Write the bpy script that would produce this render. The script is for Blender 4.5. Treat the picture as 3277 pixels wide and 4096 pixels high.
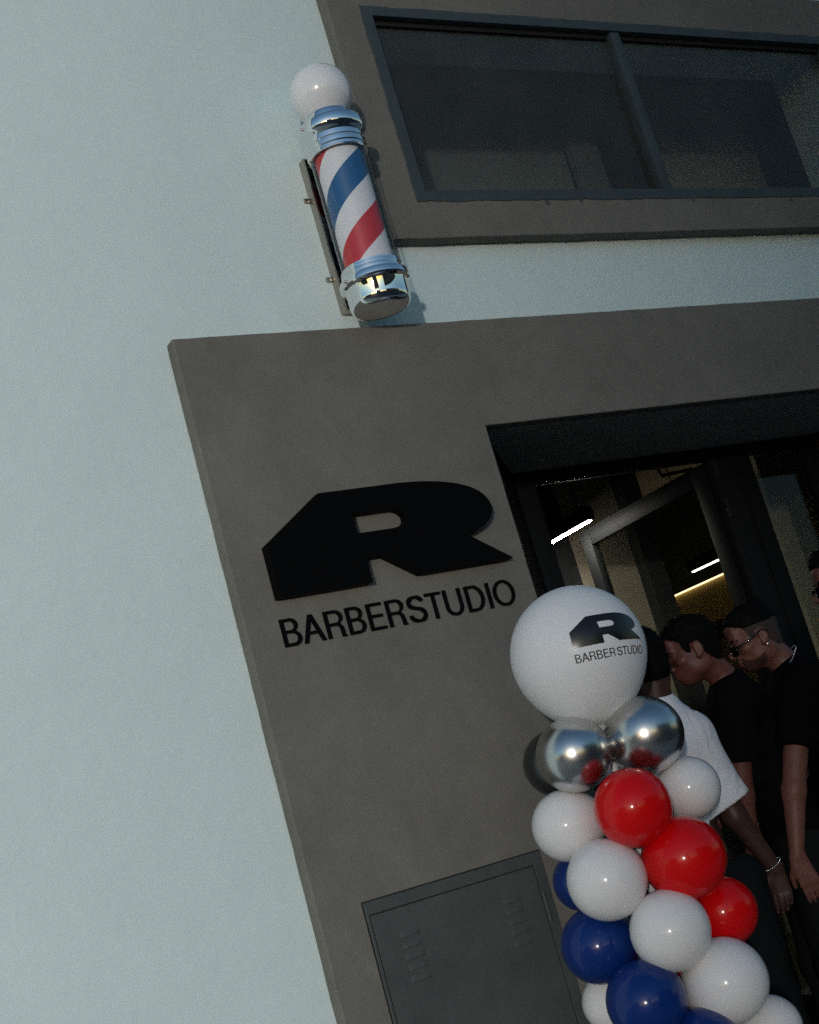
import bpy, bmesh, math, random
import numpy as np
from mathutils import Vector, Matrix, noise as mnoise

random.seed(7); np.random.seed(7)
S = bpy.context.scene
COL = S.collection
for o in list(bpy.data.objects):
    bpy.data.objects.remove(o)
R = math.radians
PI = math.pi

# ------------------------------------------------------------------ camera
cam = bpy.data.cameras.new('camera'); camo = bpy.data.objects.new('camera', cam); COL.objects.link(camo)
cam.sensor_fit = 'VERTICAL'; cam.sensor_height = 36.0; cam.lens = 50.0
cam.clip_start = 0.05; cam.clip_end = 2000
CR = Vector((0.85179721, -0.45103325, -0.26647801)); CU = Vector((0.12202964, -0.32384919, 0.93820598)); CF = Vector((0.50946078, 0.83167945, 0.22081441))
camo.matrix_world = Matrix(((CR.x, CU.x, -CF.x, 0.0), (CR.y, CU.y, -CF.y, -4.2), (CR.z, CU.z, -CF.z, 1.3), (0, 0, 0, 1)))
S.camera = camo

# ------------------------------------------------------------------ sky, sun, exposure
SUN_AZ, SUN_EL = 38.0, 4.0        # degrees left of the wall's normal, above the horizon
sdir = Vector((-math.sin(R(SUN_AZ)) * math.cos(R(SUN_EL)), -math.cos(R(SUN_AZ)) * math.cos(R(SUN_EL)), math.sin(R(SUN_EL))))
W = bpy.data.worlds.new('World'); S.world = W; W.use_nodes = True
wn = W.node_tree.nodes; wl = W.node_tree.links
sky = wn.new('ShaderNodeTexSky'); sky.sky_type = 'NISHITA'; sky.sun_disc = False
sky.sun_elevation = R(SUN_EL); sky.sun_rotation = math.atan2(sdir.x, sdir.y)
sky.air_density = 1.0; sky.dust_density = 0.42; sky.ozone_density = 2.4
bg = wn['Background']; bg.inputs['Strength'].default_value = 0.15
wl.new(sky.outputs['Color'], bg.inputs['Color'])
W.cycles.sampling_method = 'MANUAL'; W.cycles.sample_map_resolution = 2048
sun = bpy.data.lights.new('sun', 'SUN'); sun.energy = 1.15; sun.angle = R(2.6); sun.color = (1.0, 0.975, 0.94)
suno = bpy.data.objects.new('sun', sun); COL.objects.link(suno)
suno.rotation_euler = sdir.to_track_quat('Z', 'Y').to_euler()
vs = S.view_settings; vs.view_transform = 'Standard'; vs.look = 'None'; vs.gamma = 1.0; vs.use_curve_mapping = False
vs.exposure = 0.62
S.cycles.use_denoising = False      # the fine sampling grain stands for the photograph's film grain
S.cycles.max_bounces = 10; S.cycles.transparent_max_bounces = 16
S.cycles.sample_clamp_indirect = 2.0

# ------------------------------------------------------------------ helpers
def tag(o, label=None, cat=None, group=None, kind=None):
    if label: o['label'] = label
    if cat: o['category'] = cat
    if group: o['group'] = group
    if kind: o['kind'] = kind
    return o

def link(o, parent=None):
    COL.objects.link(o)
    if parent is not None:
        o.parent = parent
        o.matrix_parent_inverse = parent_inv(parent)
    return o

def parent_inv(p):
    m = Matrix.Translation(p.location) @ p.rotation_euler.to_matrix().to_4x4() @ Matrix.Diagonal((*p.scale, 1))
    return m.inverted() if p.parent is None else (p.parent_chain @ m).inverted() if hasattr(p, 'parent_chain') else m.inverted()

def empty(name, loc=(0, 0, 0)):
    o = bpy.data.objects.new(name, None); o.location = loc; o.empty_display_size = 0.1
    COL.objects.link(o); return o

def mesh_obj(name, me, mat=None, parent=None, smooth=None):
    if mat is not None and not me.materials: me.materials.append(mat)
    if smooth is not None:
        me.shade_smooth() if smooth else me.shade_flat()
        if smooth and smooth is not True: me.set_sharp_from_angle(angle=R(smooth))
    o = bpy.data.objects.new(name, me)
    return link(o, parent)

def bm_obj(name, bm, mat=None, parent=None, smooth=None):
    me = bpy.data.meshes.new(name); bm.normal_update(); bm.to_mesh(me); bm.free()
    return mesh_obj(name, me, mat, parent, smooth)

def add_box(bm, x0, x1, y0, y1, z0, z1):
    v = [bm.verts.new(p) for p in ((x0, y0, z0), (x1, y0, z0), (x1, y1, z0), (x0, y1, z0), (x0, y0, z1), (x1, y0, z1), (x1, y1, z1), (x0, y1, z1))]
    for f in ((3, 2, 1, 0), (4, 5, 6, 7), (0, 1, 5, 4), (1, 2, 6, 5), (2, 3, 7, 6), (3, 0, 4, 7)):
        bm.faces.new([v[i] for i in f])

def box(name, x0, x1, y0, y1, z0, z1, mat, parent=None, bevel=0.0):
    bm = bmesh.new(); add_box(bm, x0, x1, y0, y1, z0, z1)
    if bevel: bmesh.ops.bevel(bm, geom=bm.edges[:], offset=bevel, segments=2, affect='EDGES', profile=0.5)
    return bm_obj(name, bm, mat, parent, 40 if bevel else None)

def boxes(name, lst, mat, parent=None):
    bm = bmesh.new()
    for b in lst: add_box(bm, *b)
    return bm_obj(name, bm, mat, parent)

def lathe(name, prof, mat, parent=None, n=72, centre=(0, 0, 0), smooth=35):
    bm = bmesh.new(); rings = []
    for r, z in prof:
        if r < 1e-6: rings.append([bm.verts.new((centre[0], centre[1], centre[2] + z))])
        else: rings.append([bm.verts.new((centre[0] + r * math.cos(2 * PI * i / n), centre[1] + r * math.sin(2 * PI * i / n), centre[2] + z)) for i in range(n)])
    for a, b in zip(rings, rings[1:]):
        for i in range(n):
            j = (i + 1) % n
            if len(a) == 1: bm.faces.new((a[0], b[i], b[j]))
            elif len(b) == 1: bm.faces.new((a[i], b[0], a[j]))
            else: bm.faces.new((a[i], b[i], b[j], a[j]))
    bmesh.ops.recalc_face_normals(bm, faces=bm.faces)
    return bm_obj(name, bm, mat, parent, smooth)

def tube(name, pts, r, mat, parent=None, n=10, closed=False):
    pts = [Vector(p) for p in pts]; bm = bmesh.new(); rings = []; m = len(pts)
    up = None
    for i, p in enumerate(pts):
        a = pts[(i - 1) % m] if (closed or i > 0) else p
        b = pts[(i + 1) % m] if (closed or i < m - 1) else p
        t = (b - a).normalized()
        if up is None:
            up = Vector((0, 0, 1)) if abs(t.z) < 0.9 else Vector((1, 0, 0))
        s = t.cross(up).normalized(); up = s.cross(t).normalized()
        rr = r[i] if isinstance(r, (list, tuple)) else r
        rings.append([bm.verts.new(p + (s * math.cos(2 * PI * k / n) + up * math.sin(2 * PI * k / n)) * rr) for k in range(n)])
    for i in range(m if closed else m - 1):
        A, B = rings[i], rings[(i + 1) % m]
        for k in range(n): bm.faces.new((A[k], A[(k + 1) % n], B[(k + 1) % n], B[k]))
    if not closed:
        bm.faces.new(rings[0][::-1]); bm.faces.new(rings[-1])
    bmesh.ops.recalc_face_normals(bm, faces=bm.faces)
    return bm_obj(name, bm, mat, parent, 50)

def wobble(pts, step=0.03, amp=0.003, seed=0, skip=()):
    """outline with extra vertices and small hand-trowelled wander"""
    out = []; n = len(pts)
    for i in range(n):
        a, b = Vector(pts[i]), Vector(pts[(i + 1) % n]); L = (b - a).length
        if i in skip: out.append((a.x, a.y)); continue
        k = max(1, int(L / step)); d = (b - a).normalized(); nn = Vector((-d.y, d.x))
        for j in range(k):
            p = a + (b - a) * (j / k)
            w = mnoise.noise(Vector((p.x * 9, p.y * 9, seed))) * amp + mnoise.noise(Vector((p.x * 45, p.y * 45, seed + 5))) * amp * 0.55
            q = p + nn * w
            out.append((q.x, q.y))
    return out

def flat_shape(name, outer, holes, y_front, depth, mat, parent=None, bevel=0.0, smooth=40):
    """outline in the wall's plane (x, z) with holes, extruded into the wall from y_front"""
    cu = bpy.data.curves.new(name, 'CURVE'); cu.dimensions = '2D'; cu.fill_mode = 'BOTH'
    cu.extrude = max(0.0, depth / 2 - bevel); cu.bevel_depth = bevel; cu.bevel_resolution = 2; cu.offset = -bevel
    for loop in [outer] + list(holes):
        sp = cu.splines.new('POLY'); sp.points.add(len(loop) - 1); sp.use_cyclic_u = True
        for p, (x, z) in zip(sp.points, loop): p.co = (x, z, 0, 1)
    ob = bpy.data.objects.new(name, cu); COL.objects.link(ob)
    dg = bpy.context.evaluated_depsgraph_get()
    me = bpy.data.meshes.new_from_object(ob.evaluated_get(dg))
    bpy.data.objects.remove(ob); bpy.data.curves.remove(cu)
    me.transform(Matrix(((1, 0, 0, 0), (0, 0, -1, y_front + depth / 2), (0, 1, 0, 0), (0, 0, 0, 1))))
    me.name = name; me.materials.clear()
    return mesh_obj(name, me, mat, parent, smooth)

# ------------------------------------------------------------------ materials
def mat_new(name):
    m = bpy.data.materials.new(name); m.use_nodes = True
    return m, m.node_tree.nodes, m.node_tree.links, m.node_tree.nodes['Principled BSDF']

def mat(name, col, rough=0.6, metal=0.0, spec=0.5, bump=None, vary=None, coat=0.0, coat_rough=0.03, sss=0.0):
    """bump=(scale, strength, distance)  vary=(scale, amount)"""
    m, N, L, P = mat_new(name)
    P.inputs['Base Color'].default_value = (*col, 1); P.inputs['Roughness'].default_value = rough
    P.inputs['Metallic'].default_value = metal; P.inputs['Specular IOR Level'].default_value = spec
    P.inputs['Coat Weight'].default_value = coat; P.inputs['Coat Roughness'].default_value = coat_rough
    if sss:
        P.inputs['Subsurface Weight'].default_value = sss; P.inputs['Subsurface Radius'].default_value = (0.02, 0.008, 0.005); P.inputs['Subsurface Scale'].default_value = 0.5
    tc = N.new('ShaderNodeTexCoord')
    if vary:
        nz = N.new('ShaderNodeTexNoise'); nz.inputs['Scale'].default_value = vary[0]; nz.inputs['Detail'].default_value = 6; nz.inputs['Roughness'].default_value = 0.62
        L.new(tc.outputs['Object'], nz.inputs['Vector'])
        mr = N.new('ShaderNodeMapRange'); mr.inputs['From Min'].default_value = 0.3; mr.inputs['From Max'].default_value = 0.7
        mr.inputs['To Min'].default_value = 1 - vary[1]; mr.inputs['To Max'].default_value = 1 + vary[1]
        L.new(nz.outputs['Fac'], mr.inputs['Value'])
        mx = N.new('ShaderNodeVectorMath'); mx.operation = 'SCALE'; mx.inputs[0].default_value = col
        L.new(mr.outputs['Result'], mx.inputs['Scale']); L.new(mx.outputs['Vector'], P.inputs['Base Color'])
    if bump:
        nb = N.new('ShaderNodeTexNoise'); nb.inputs['Scale'].default_value = bump[0]; nb.inputs['Detail'].default_value = 4
        L.new(tc.outputs['Object'], nb.inputs['Vector'])
        b = N.new('ShaderNodeBump'); b.inputs['Strength'].default_value = bump[1]; b.inputs['Distance'].default_value = bump[2]
        L.new(nb.outputs['Fac'], b.inputs['Height']); L.new(b.outputs['Normal'], P.inputs['Normal'])
    return m

def plaster(name, col, speck, mott, bump_s):
    """rendered wall: mottled paint, grainy skin, faint trowel waves"""
    m, N, L, P = mat_new(name)
    P.inputs['Roughness'].default_value = 0.9; P.inputs['Specular IOR Level'].default_value = 0.15
    tc = N.new('ShaderNodeTexCoord')
    def nz(scale, detail=5, rough=0.6, dist=0.0):
        n = N.new('ShaderNodeTexNoise'); n.inputs['Scale'].default_value = scale; n.inputs['Detail'].default_value = detail
        n.inputs['Roughness'].default_value = rough; n.inputs['Distortion'].default_value = dist
        L.new(tc.outputs['Object'], n.inputs['Vector']); return n.outputs['Fac']
    def rng(s, a, b, lo, hi):
        r = N.new('ShaderNodeMapRange'); r.inputs['From Min'].default_value = a; r.inputs['From Max'].default_value = b
        r.inputs['To Min'].default_value = lo; r.inputs['To Max'].default_value = hi; L.new(s, r.inputs['Value']); return r.outputs['Result']
    def mul(a, b):
        k = N.new('ShaderNodeMath'); k.operation = 'MULTIPLY'; L.new(a, k.inputs[0]); L.new(b, k.inputs[1]); return k.outputs[0]
    a = rng(nz(2.2, 6, 0.65, 0.6), 0.3, 0.7, 1 - mott, 1 + mott)
    b = rng(nz(170, 2), 0.25, 0.75, 1 - speck, 1 + speck)
    c = rng(nz(14, 4), 0.3, 0.7, 1 - mott * 0.4, 1 + mott * 0.4)
    mx = N.new('ShaderNodeVectorMath'); mx.operation = 'SCALE'; mx.inputs[0].default_value = col
    L.new(mul(mul(a, b), c), mx.inputs['Scale']); L.new(mx.outputs['Vector'], P.inputs['Base Color'])
    b1 = N.new('ShaderNodeBump'); b1.inputs['Strength'].default_value = bump_s; b1.inputs['Distance'].default_value = 0.004
    L.new(nz(170, 3), b1.inputs['Height'])
    b2 = N.new('ShaderNodeBump'); b2.inputs['Strength'].default_value = 0.25; b2.inputs['Distance'].default_value = 0.02
    L.new(nz(5, 3), b2.inputs['Height']); L.new(b1.outputs['Normal'], b2.inputs['Normal'])
    L.new(b2.outputs['Normal'], P.inputs['Normal'])
    return m

def glass_pane(name, tint, refl=1.0, rough=0.0, veil=0.0):
    """thin sheet: clear or tinted transmission plus a Fresnel reflection"""
    m = bpy.data.materials.new(name); m.use_nodes = True; N = m.node_tree.nodes; L = m.node_tree.links
    N.remove(N['Principled BSDF']); out = N['Material Output']
    t = N.new('ShaderNodeBsdfTransparent'); t.inputs['Color'].default_value = (*tint, 1)
    g = N.new('ShaderNodeBsdfGlossy'); g.inputs['Roughness'].default_value = rough; g.inputs['Color'].default_value = (refl, refl, refl, 1)
    lw = N.new('ShaderNodeLayerWeight'); lw.inputs['Blend'].default_value = 0.5      # Schlick, the same from both sides of the sheet
    pw = N.new('ShaderNodeMath'); pw.operation = 'POWER'; L.new(lw.outputs['Facing'], pw.inputs[0]); pw.inputs[1].default_value = 5.0
    f = N.new('ShaderNodeMath'); f.operation = 'MULTIPLY_ADD'; L.new(pw.outputs[0], f.inputs[0]); f.inputs[1].default_value = 0.94; f.inputs[2].default_value = 0.04
    x = N.new('ShaderNodeMixShader'); L.new(f.outputs[0], x.inputs[0]); L.new(t.outputs[0], x.inputs[1]); L.new(g.outputs[0], x.inputs[2])
    if veil:      # pale veil mixed in, standing for diffuse light from the room behind
        df = N.new('ShaderNodeBsdfDiffuse'); df.inputs['Color'].default_value = (0.47, 0.50, 0.47, 1); y = N.new('ShaderNodeMixShader')
        tc = N.new('ShaderNodeTexCoord'); nz = N.new('ShaderNodeTexNoise'); nz.inputs['Scale'].default_value = 3.0; nz.inputs['Detail'].default_value = 6; L.new(tc.outputs['Object'], nz.inputs['Vector'])
        mr = N.new('ShaderNodeMapRange'); mr.inputs['From Min'].default_value = 0.3; mr.inputs['From Max'].default_value = 0.7; mr.inputs['To Min'].default_value = veil * 0.8; mr.inputs['To Max'].default_value = veil * 1.2; L.new(nz.outputs['Fac'], mr.inputs['Value'])
        L.new(mr.outputs['Result'], y.inputs[0]); L.new(x.outputs[0], y.inputs[1]); L.new(df.outputs[0], y.inputs[2]); x = y
    L.new(x.outputs[0], out.inputs['Surface']); return m

def emit(name, col, s):
    m, N, L, P = mat_new(name)
    P.inputs['Base Color'].default_value = (0.8, 0.8, 0.8, 1)
    P.inputs['Emission Color'].default_value = (*col, 1); P.inputs['Emission Strength'].default_value = s
    return m

M = dict(
    white=plaster('white_render', (0.635, 0.75, 0.735), 0.065, 0.022, 0.22),
    grey=plaster('grey_render', (0.172, 0.164, 0.143), 0.16, 0.125, 0.30),
    soffit_lit=plaster('grey_render_lightened', (0.34, 0.32, 0.27), 0.10, 0.08, 0.25),  # soffit's grey render, lightened to stand in for light from below
    chrome=mat('chrome', (0.86, 0.86, 0.85), 0.035, 1.0),
    steel=mat('brushed_bracket_steel', (0.42, 0.38, 0.33), 0.32, 1.0, bump=(300, 0.1, 0.001)),
    globe=mat('opal_globe', (0.80, 0.80, 0.80), 0.18, coat=0.6, coat_rough=0.04),
    sign=mat('black_sign_acrylic', (0.002, 0.002, 0.0022), 0.55, spec=0.08),
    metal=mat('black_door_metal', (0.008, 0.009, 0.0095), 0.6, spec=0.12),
    winframe=mat('blue_grey_window_paint', (0.040, 0.058, 0.064), 0.7, vary=(6, 0.18), bump=(120, 0.15, 0.002)),
    cabinet=mat('grey_cabinet_paint', (0.065, 0.075, 0.072), 0.6, vary=(5, 0.16), bump=(90, 0.12, 0.002)),
    gap=mat('dark_gap', (0.01, 0.01, 0.01), 0.9),
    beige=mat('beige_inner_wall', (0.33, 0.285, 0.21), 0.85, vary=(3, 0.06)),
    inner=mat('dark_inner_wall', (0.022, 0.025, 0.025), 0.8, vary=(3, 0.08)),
    upper=mat('upper_room_wall', (0.14, 0.15, 0.148), 0.85, vary=(2, 0.08)), upper_l=mat('upper_room_light_wall', (0.66, 0.66, 0.63), 0.85, vary=(2, 0.08)),
    ceil=mat('inner_ceiling', (0.5, 0.49, 0.46), 0.9),
    floor=mat('inner_floor', (0.28, 0.26, 0.22), 0.5),
    golden=mat('golden_bulkhead', (0.40, 0.28, 0.10), 0.55),
    led=emit('led_tube', (1.0, 0.95, 0.85), 85.0),
    led_dim=emit('dim_led_tube', (1.0, 0.93, 0.8), 5.0),
    led_warm=emit('warm_led_strip', (1.0, 0.80, 0.45), 1.6),
    glass=glass_pane('clear_glass', (0.90, 0.92, 0.90), 0.35),
    dark_glass=glass_pane('smoked_window_glass', (0.76, 0.79, 0.78), 0.3, 0.0, 0.05),
    tube_glass=glass_pane('acrylic_tube', (0.97, 0.97, 0.97)),
    asphalt=mat('asphalt', (0.05, 0.05, 0.052), 0.9, vary=(3, 0.2), bump=(60, 0.4, 0.01)),
    paving=mat('paving', (0.34, 0.33, 0.31), 0.85, vary=(4, 0.12), bump=(80, 0.3, 0.004)),
    kerb=mat('kerb_stone', (0.25, 0.24, 0.22), 0.85, vary=(5, 0.12)),
    house=mat('far_house_render', (0.12, 0.105, 0.09), 0.9, vary=(0.6, 0.1)),
    house_glass=mat('far_house_window', (0.02, 0.022, 0.025), 0.15),
    roof=mat('far_house_roof', (0.10, 0.06, 0.045), 0.85),
)

# ------------------------------------------------------------------ ground
box('ground', -400, 400, -400, 400, -0.52, -0.12, M['asphalt']); tag(bpy.data.objects['ground'], kind='structure')
pv = box('pavement', -60, 60, -2.6, 0.3, -0.30, -0.01, M['paving']); tag(pv, kind='structure')
# paving slabs under and around the balloon column and the doorway
slab_bm = bmesh.new(); add_box(slab_bm, 0, 0.592, 0, 0.392, 0, 0.03)
slab_me = bpy.data.meshes.new('paving_slab'); slab_bm.to_mesh(slab_me); slab_bm.free(); slab_me.materials.append(M['paving'])
for i in range(13):
    for j in range(6):
        s = bpy.data.objects.new('paving_slab', slab_me); s.location = (0.3 + i * 0.6 + (0.3 if j % 2 else 0), -2.55 + j * 0.4, -0.0295 + 0.001 * random.random())
        link(s, pv)
kb = box('kerb', -60, 60, -2.75, -2.604, -0.30, 0.004, M['kerb'], bevel=0.012); tag(kb, kind='structure')

# ------------------------------------------------------------------ building
ZS = 2.706       # underside over the doorway
BX0, BX1, BZ = -9.0, 13.0, 7.2
bld = empty('shop_building', (3.0, 0.0, 0.0))
tag(bld, 'white rendered shop building with raised dark grey panels round its door and window', 'building')
WX0, WX1, WZ0, WZ1 = 3.045, 5.62, 3.695, 4.492     # upper window glass
DX0, DX1 = 3.0, 6.0                                # door opening in the panel
yw = 0.065
boxes('wall', [
    (BX0, DX0 - 0.06, yw, 0.40, -0.05, BZ), (DX1 + 0.06, BX1, yw, 0.40, -0.05, BZ),
    (DX0 - 0.06, DX1 + 0.06, yw, 0.40, ZS + 0.06, WZ0 - 0.06),
    (DX0 - 0.06, WX0 - 0.06, yw, 0.40, WZ0 - 0.06, WZ1 + 0.06), (WX1 + 0.06, DX1 + 0.06, yw, 0.40, WZ0 - 0.06, WZ1 + 0.06),
    (DX0 - 0.06, DX1 + 0.06, yw, 0.40, WZ1 + 0.06, BZ)], M['white'], bld)
boxes('side_wall', [(BX0, BX0 + 0.3, 0.40, 9.0, -0.05, BZ), (BX1 - 0.3, BX1, 0.40, 9.0, -0.05, BZ), (BX0 + 0.3, BX1 - 0.3, 8.7, 9.0, -0.05, BZ)], M['white'], bld)
box('roof', BX0 - 0.15, BX1 + 0.15, -0.1, 9.15, BZ, BZ + 0.2, M['roof'], bld)
# raised grey panels; their edges wander as trowelled render does
outer = wobble([(1.850, -0.05), (7.4, -0.05), (7.4, 3.137), (1.850, 3.137)], 0.018, 0.0018, 1, skip=(0, 1))
door_hole = [(DX0, 0.0), (DX0, ZS), (DX1, ZS), (DX1, 0.0)]
door_hole = wobble(door_hole, 0.03, 0.0018, 2, skip=(3,))
flat_shape('lower_panel', outer, [door_hole], 0.0, yw - 0.0015, M['grey'], bld, bevel=0.0045)
outer = wobble([(2.845, 3.490), (7.4, 3.490), (7.4, 4.756), (2.845, 4.756)], 0.018, 0.0026, 3, skip=(1,))
win_hole = [(WX0 - 0.035, WZ0 - 0.035), (WX1 + 0.035, WZ0 - 0.035), (WX1 + 0.035, WZ1 + 0.035), (WX0 - 0.035, WZ1 + 0.035)]
flat_shape('upper_panel', outer, [win_hole], 0.0, yw - 0.0015, M['grey'], bld, bevel=0.0045)
# doorway recess: soffit and splayed sides
def prism(name, pts, z0, z1, m, parent):
    bm = bmesh.new(); a = [bm.verts.new((x, y, z0)) for x, y in pts]; b = [bm.verts.new((x, y, z1)) for x, y in pts]; n = len(pts)
    bm.faces.new(a[::-1]); bm.faces.new(b)
    for i in range(n): bm.faces.new((a[i], a[(i + 1) % n], b[(i + 1) % n], b[i]))
    bmesh.ops.recalc_face_normals(bm, faces=bm.faces)
    return bm_obj(name, bm, m, parent)
YF = 0.70
prism('soffit', [(DX0 - 0.05, 0.03), (DX1 + 0.05, 0.03), (5.46, YF + 0.08), (3.50, YF + 0.08)], ZS + 0.001, ZS + 0.30, M['soffit_lit'], bld)
prism('shade_black_reveal', [(DX0 - 0.002, 0.035), (3.556, YF - 0.002), (3.556, YF + 0.1), (2.95, YF + 0.1), (DX0 - 0.04, 0.035)], -0.05, ZS + 0.05, M['metal'], bld)  # door metal's black stands in for the shade on the recess sides
prism('shade_black_reveal', [(DX1 + 0.002, 0.035), (DX1 + 0.04, 0.035), (DX1 + 0.05, YF + 0.1), (5.408, YF + 0.1), (5.408, YF - 0.002)], -0.05, ZS + 0.05, M['metal'], bld)

# upper window: frame with brushed-over paint, mullion, two panes
win = empty('window', (WX0, 0, WZ0)); link_done = win; win.parent = bld; win.matrix_parent_inverse = Matrix.Translation(-bld.location)
fo = wobble([(WX0 - 0.052, WZ0 - 0.048), (WX1 + 0.05, WZ0 - 0.048), (WX1 + 0.05, WZ1 + 0.045), (WX0 - 0.052, WZ1 + 0.045)], 0.012, 0.006, 11)
fi = [(WX0, WZ0), (WX0, WZ1), (WX1, WZ1), (WX1, WZ0)]
flat_shape('frame', fo, [fi], -0.004, 0.062, M['winframe'], win, bevel=0.002)
box('mullion', 4.277, 4.330, 0.004, 0.056, WZ0 + 0.0005, WZ1 - 0.0005, M['winframe'], win, bevel=0.003)
boxes('bead', [(WX0 + 0.0005, 4.2765, 0.030, 0.054, WZ1 - 0.022, WZ1 - 0.0005), (4.3305, WX1 - 0.0005, 0.030, 0.054, WZ1 - 0.022, WZ1 - 0.0005)], M['gap'], win)
boxes('bead', [(WX0 + 0.0005, 4.2765, 0.034, 0.054, WZ0 + 0.0005, WZ0 + 0.005), (4.3305, WX1 - 0.0005, 0.034, 0.054, WZ0 + 0.0005, WZ0 + 0.005)], M['gap'], win)
box('pane', WX0 - 0.005, 4.30, 0.046, 0.050, WZ0 - 0.005, WZ1 + 0.005, M['dark_glass'], win)
box('pane', 4.306, WX1 + 0.005, 0.046, 0.050, WZ0 - 0.005, WZ1 + 0.005, M['dark_glass'], win)
# paint runs under the window
for i, (x, l) in enumerate(((3.62, 0.018), (3.80, 0.012), (4.42, 0.014), (5.02, 0.02))):
    tube('paint_run', [(x, -0.001, WZ0 - 0.046), (x + 0.002, -0.001, WZ0 - 0.052 - l)], [0.007, 0.004], M['winframe'], win, 8)

# room behind the upper window
boxes('upper_room', [(2.0, 8.0, 0.41, 5.0, 3.36, 3.40), (2.0, 8.0, 0.41, 5.0, 5.1, 5.15), (1.95, 2.0, 0.41, 5.0, 3.36, 5.15), (8.0, 8.05, 0.41, 5.0, 3.36, 5.15), (2.0, 8.0, 4.95, 5.0, 3.40, 5.1)], M['upper'], bld)
M['sash'] = mat('inner_sash_paint', (0.20, 0.205, 0.20), 0.7); M['blind'] = mat('pale_roller_blind', (0.46, 0.45, 0.43), 0.85, vary=(3, 0.06)); M['blind_d'] = mat('grey_roller_blind', (0.25, 0.265, 0.26), 0.85, vary=(3, 0.06))
box('inner_sash', 3.20, 4.735, 0.79, 0.85, 4.682, 4.815, M['sash'], bld, 0.004)
box('inner_sash', 4.567, 4.735, 0.792, 0.848, 3.405, 4.6815, M['sash'], bld, 0.004)
box('inner_sash', 4.95, 6.30, 0.79, 0.85, 4.682, 4.80, M['sash'], bld, 0.004)
box('roller_blind', 3.20, 4.566, 0.86, 0.864, 3.405, 4.68, M['blind_d'], bld)
box('roller_blind', 5.16, 5.91, 0.86, 0.864, 3.405, 4.672, M['blind'], bld)
boxes('upper_partition', [(2.05, 7.95, 1.2, 1.26, 3.405, 5.095)], M['upper'], bld)

# ------------------------------------------------------------------ shop interior (belongs to the building)
ZC = 3.20
boxes('inner_floor', [(3.2, 7.3, YF - 0.1, 4.6, -0.06, -0.005)], M['floor'], bld)
boxes('inner_ceiling', [(3.2, 7.4, YF + 0.09, 4.7, ZC, ZC + 0.12)], M['ceil'], bld)
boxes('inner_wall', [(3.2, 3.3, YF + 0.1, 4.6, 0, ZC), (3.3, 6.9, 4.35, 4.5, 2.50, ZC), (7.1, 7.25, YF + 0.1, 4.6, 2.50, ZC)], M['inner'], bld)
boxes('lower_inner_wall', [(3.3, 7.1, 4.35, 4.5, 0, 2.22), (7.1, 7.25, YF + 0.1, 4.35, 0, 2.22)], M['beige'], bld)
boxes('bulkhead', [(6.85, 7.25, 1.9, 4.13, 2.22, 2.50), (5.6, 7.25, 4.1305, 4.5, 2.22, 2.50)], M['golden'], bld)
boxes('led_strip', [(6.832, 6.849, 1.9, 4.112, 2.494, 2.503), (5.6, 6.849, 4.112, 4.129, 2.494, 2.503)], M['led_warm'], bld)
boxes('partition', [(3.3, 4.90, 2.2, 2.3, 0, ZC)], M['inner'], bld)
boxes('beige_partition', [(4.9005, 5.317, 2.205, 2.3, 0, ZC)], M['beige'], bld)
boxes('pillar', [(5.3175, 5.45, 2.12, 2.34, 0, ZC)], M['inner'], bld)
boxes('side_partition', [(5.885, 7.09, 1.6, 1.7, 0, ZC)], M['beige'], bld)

# entrance: frame, post, side light, leaf standing open inwards
ent = empty('entrance', (3.56, YF, 0)); ent.parent = bld; ent.matrix_parent_inverse = Matrix.Translation(-bld.location)
ZD = 2.652
box('head_rail', 3.557, 5.406, YF, YF + 0.06, ZD, ZS - 0.001, M['metal'], ent, 0.003)
box('frame_post', 3.557, 3.66, YF, YF + 0.06, 0.0, ZD - 0.0005, M['metal'], ent, 0.003)
box('frame_post', 4.690, 4.945, YF, YF + 0.06, 0.0, ZD - 0.0005, M['metal'], ent, 0.004)
box('frame_post', 5.322, 5.406, YF, YF + 0.06, 0.0, ZD - 0.0005, M['metal'], ent, 0.003)
box('stop_bead', 4.835, 4.848, YF - 0.012, YF - 0.0005, 0.0, ZD, M['metal'], ent, 0.002)
box('side_pane', 4.925, 5.327, YF + 0.028, YF + 0.034, 0.12, ZD + 0.005, M['glass'], ent)
box('side_rail', 4.9305, 5.3215, YF + 0.004, YF + 0.056, 0.0, 0.125, M['metal'], ent, 0.003)
leaf = empty('door_leaf', (4.70, YF + 0.02, 0)); leaf.parent = ent; leaf.matrix_parent_inverse = Matrix.Translation(-ent.location)
lx0, lx1, ly0, ly1 = 4.680, 4.728, YF + 0.062, 1.82
box('leaf_stile', lx0, lx1, ly0, ly0 + 0.085, 0.01, ZD - 0.006, M['metal'], leaf, 0.003)
box('leaf_stile', lx0, lx1, ly1 - 0.085, ly1, 0.01, ZD - 0.006, M['metal'], leaf, 0.003)
box('leaf_rail', lx0, lx1, ly0 + 0.0855, ly1 - 0.0855, ZD - 0.098, ZD - 0.006, M['metal'], leaf, 0.003)
box('leaf_rail', lx0, lx1, ly0 + 0.0855, ly1 - 0.0855, 0.01, 0.15, M['metal'], leaf, 0.003)
box('leaf_pane', lx0 + 0.021, lx0 + 0.027, ly0 + 0.08, ly1 - 0.08, 0.145, ZD - 0.093, M['glass'], leaf)
for z in (0.35, 1.35, 2.35, 2.55):
    lathe('hinge', [(0, 0), (0.011, 0), (0.011, 0.09), (0, 0.09)], M['metal'], leaf, 14, (4.700, YF - 0.010, z))
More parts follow.
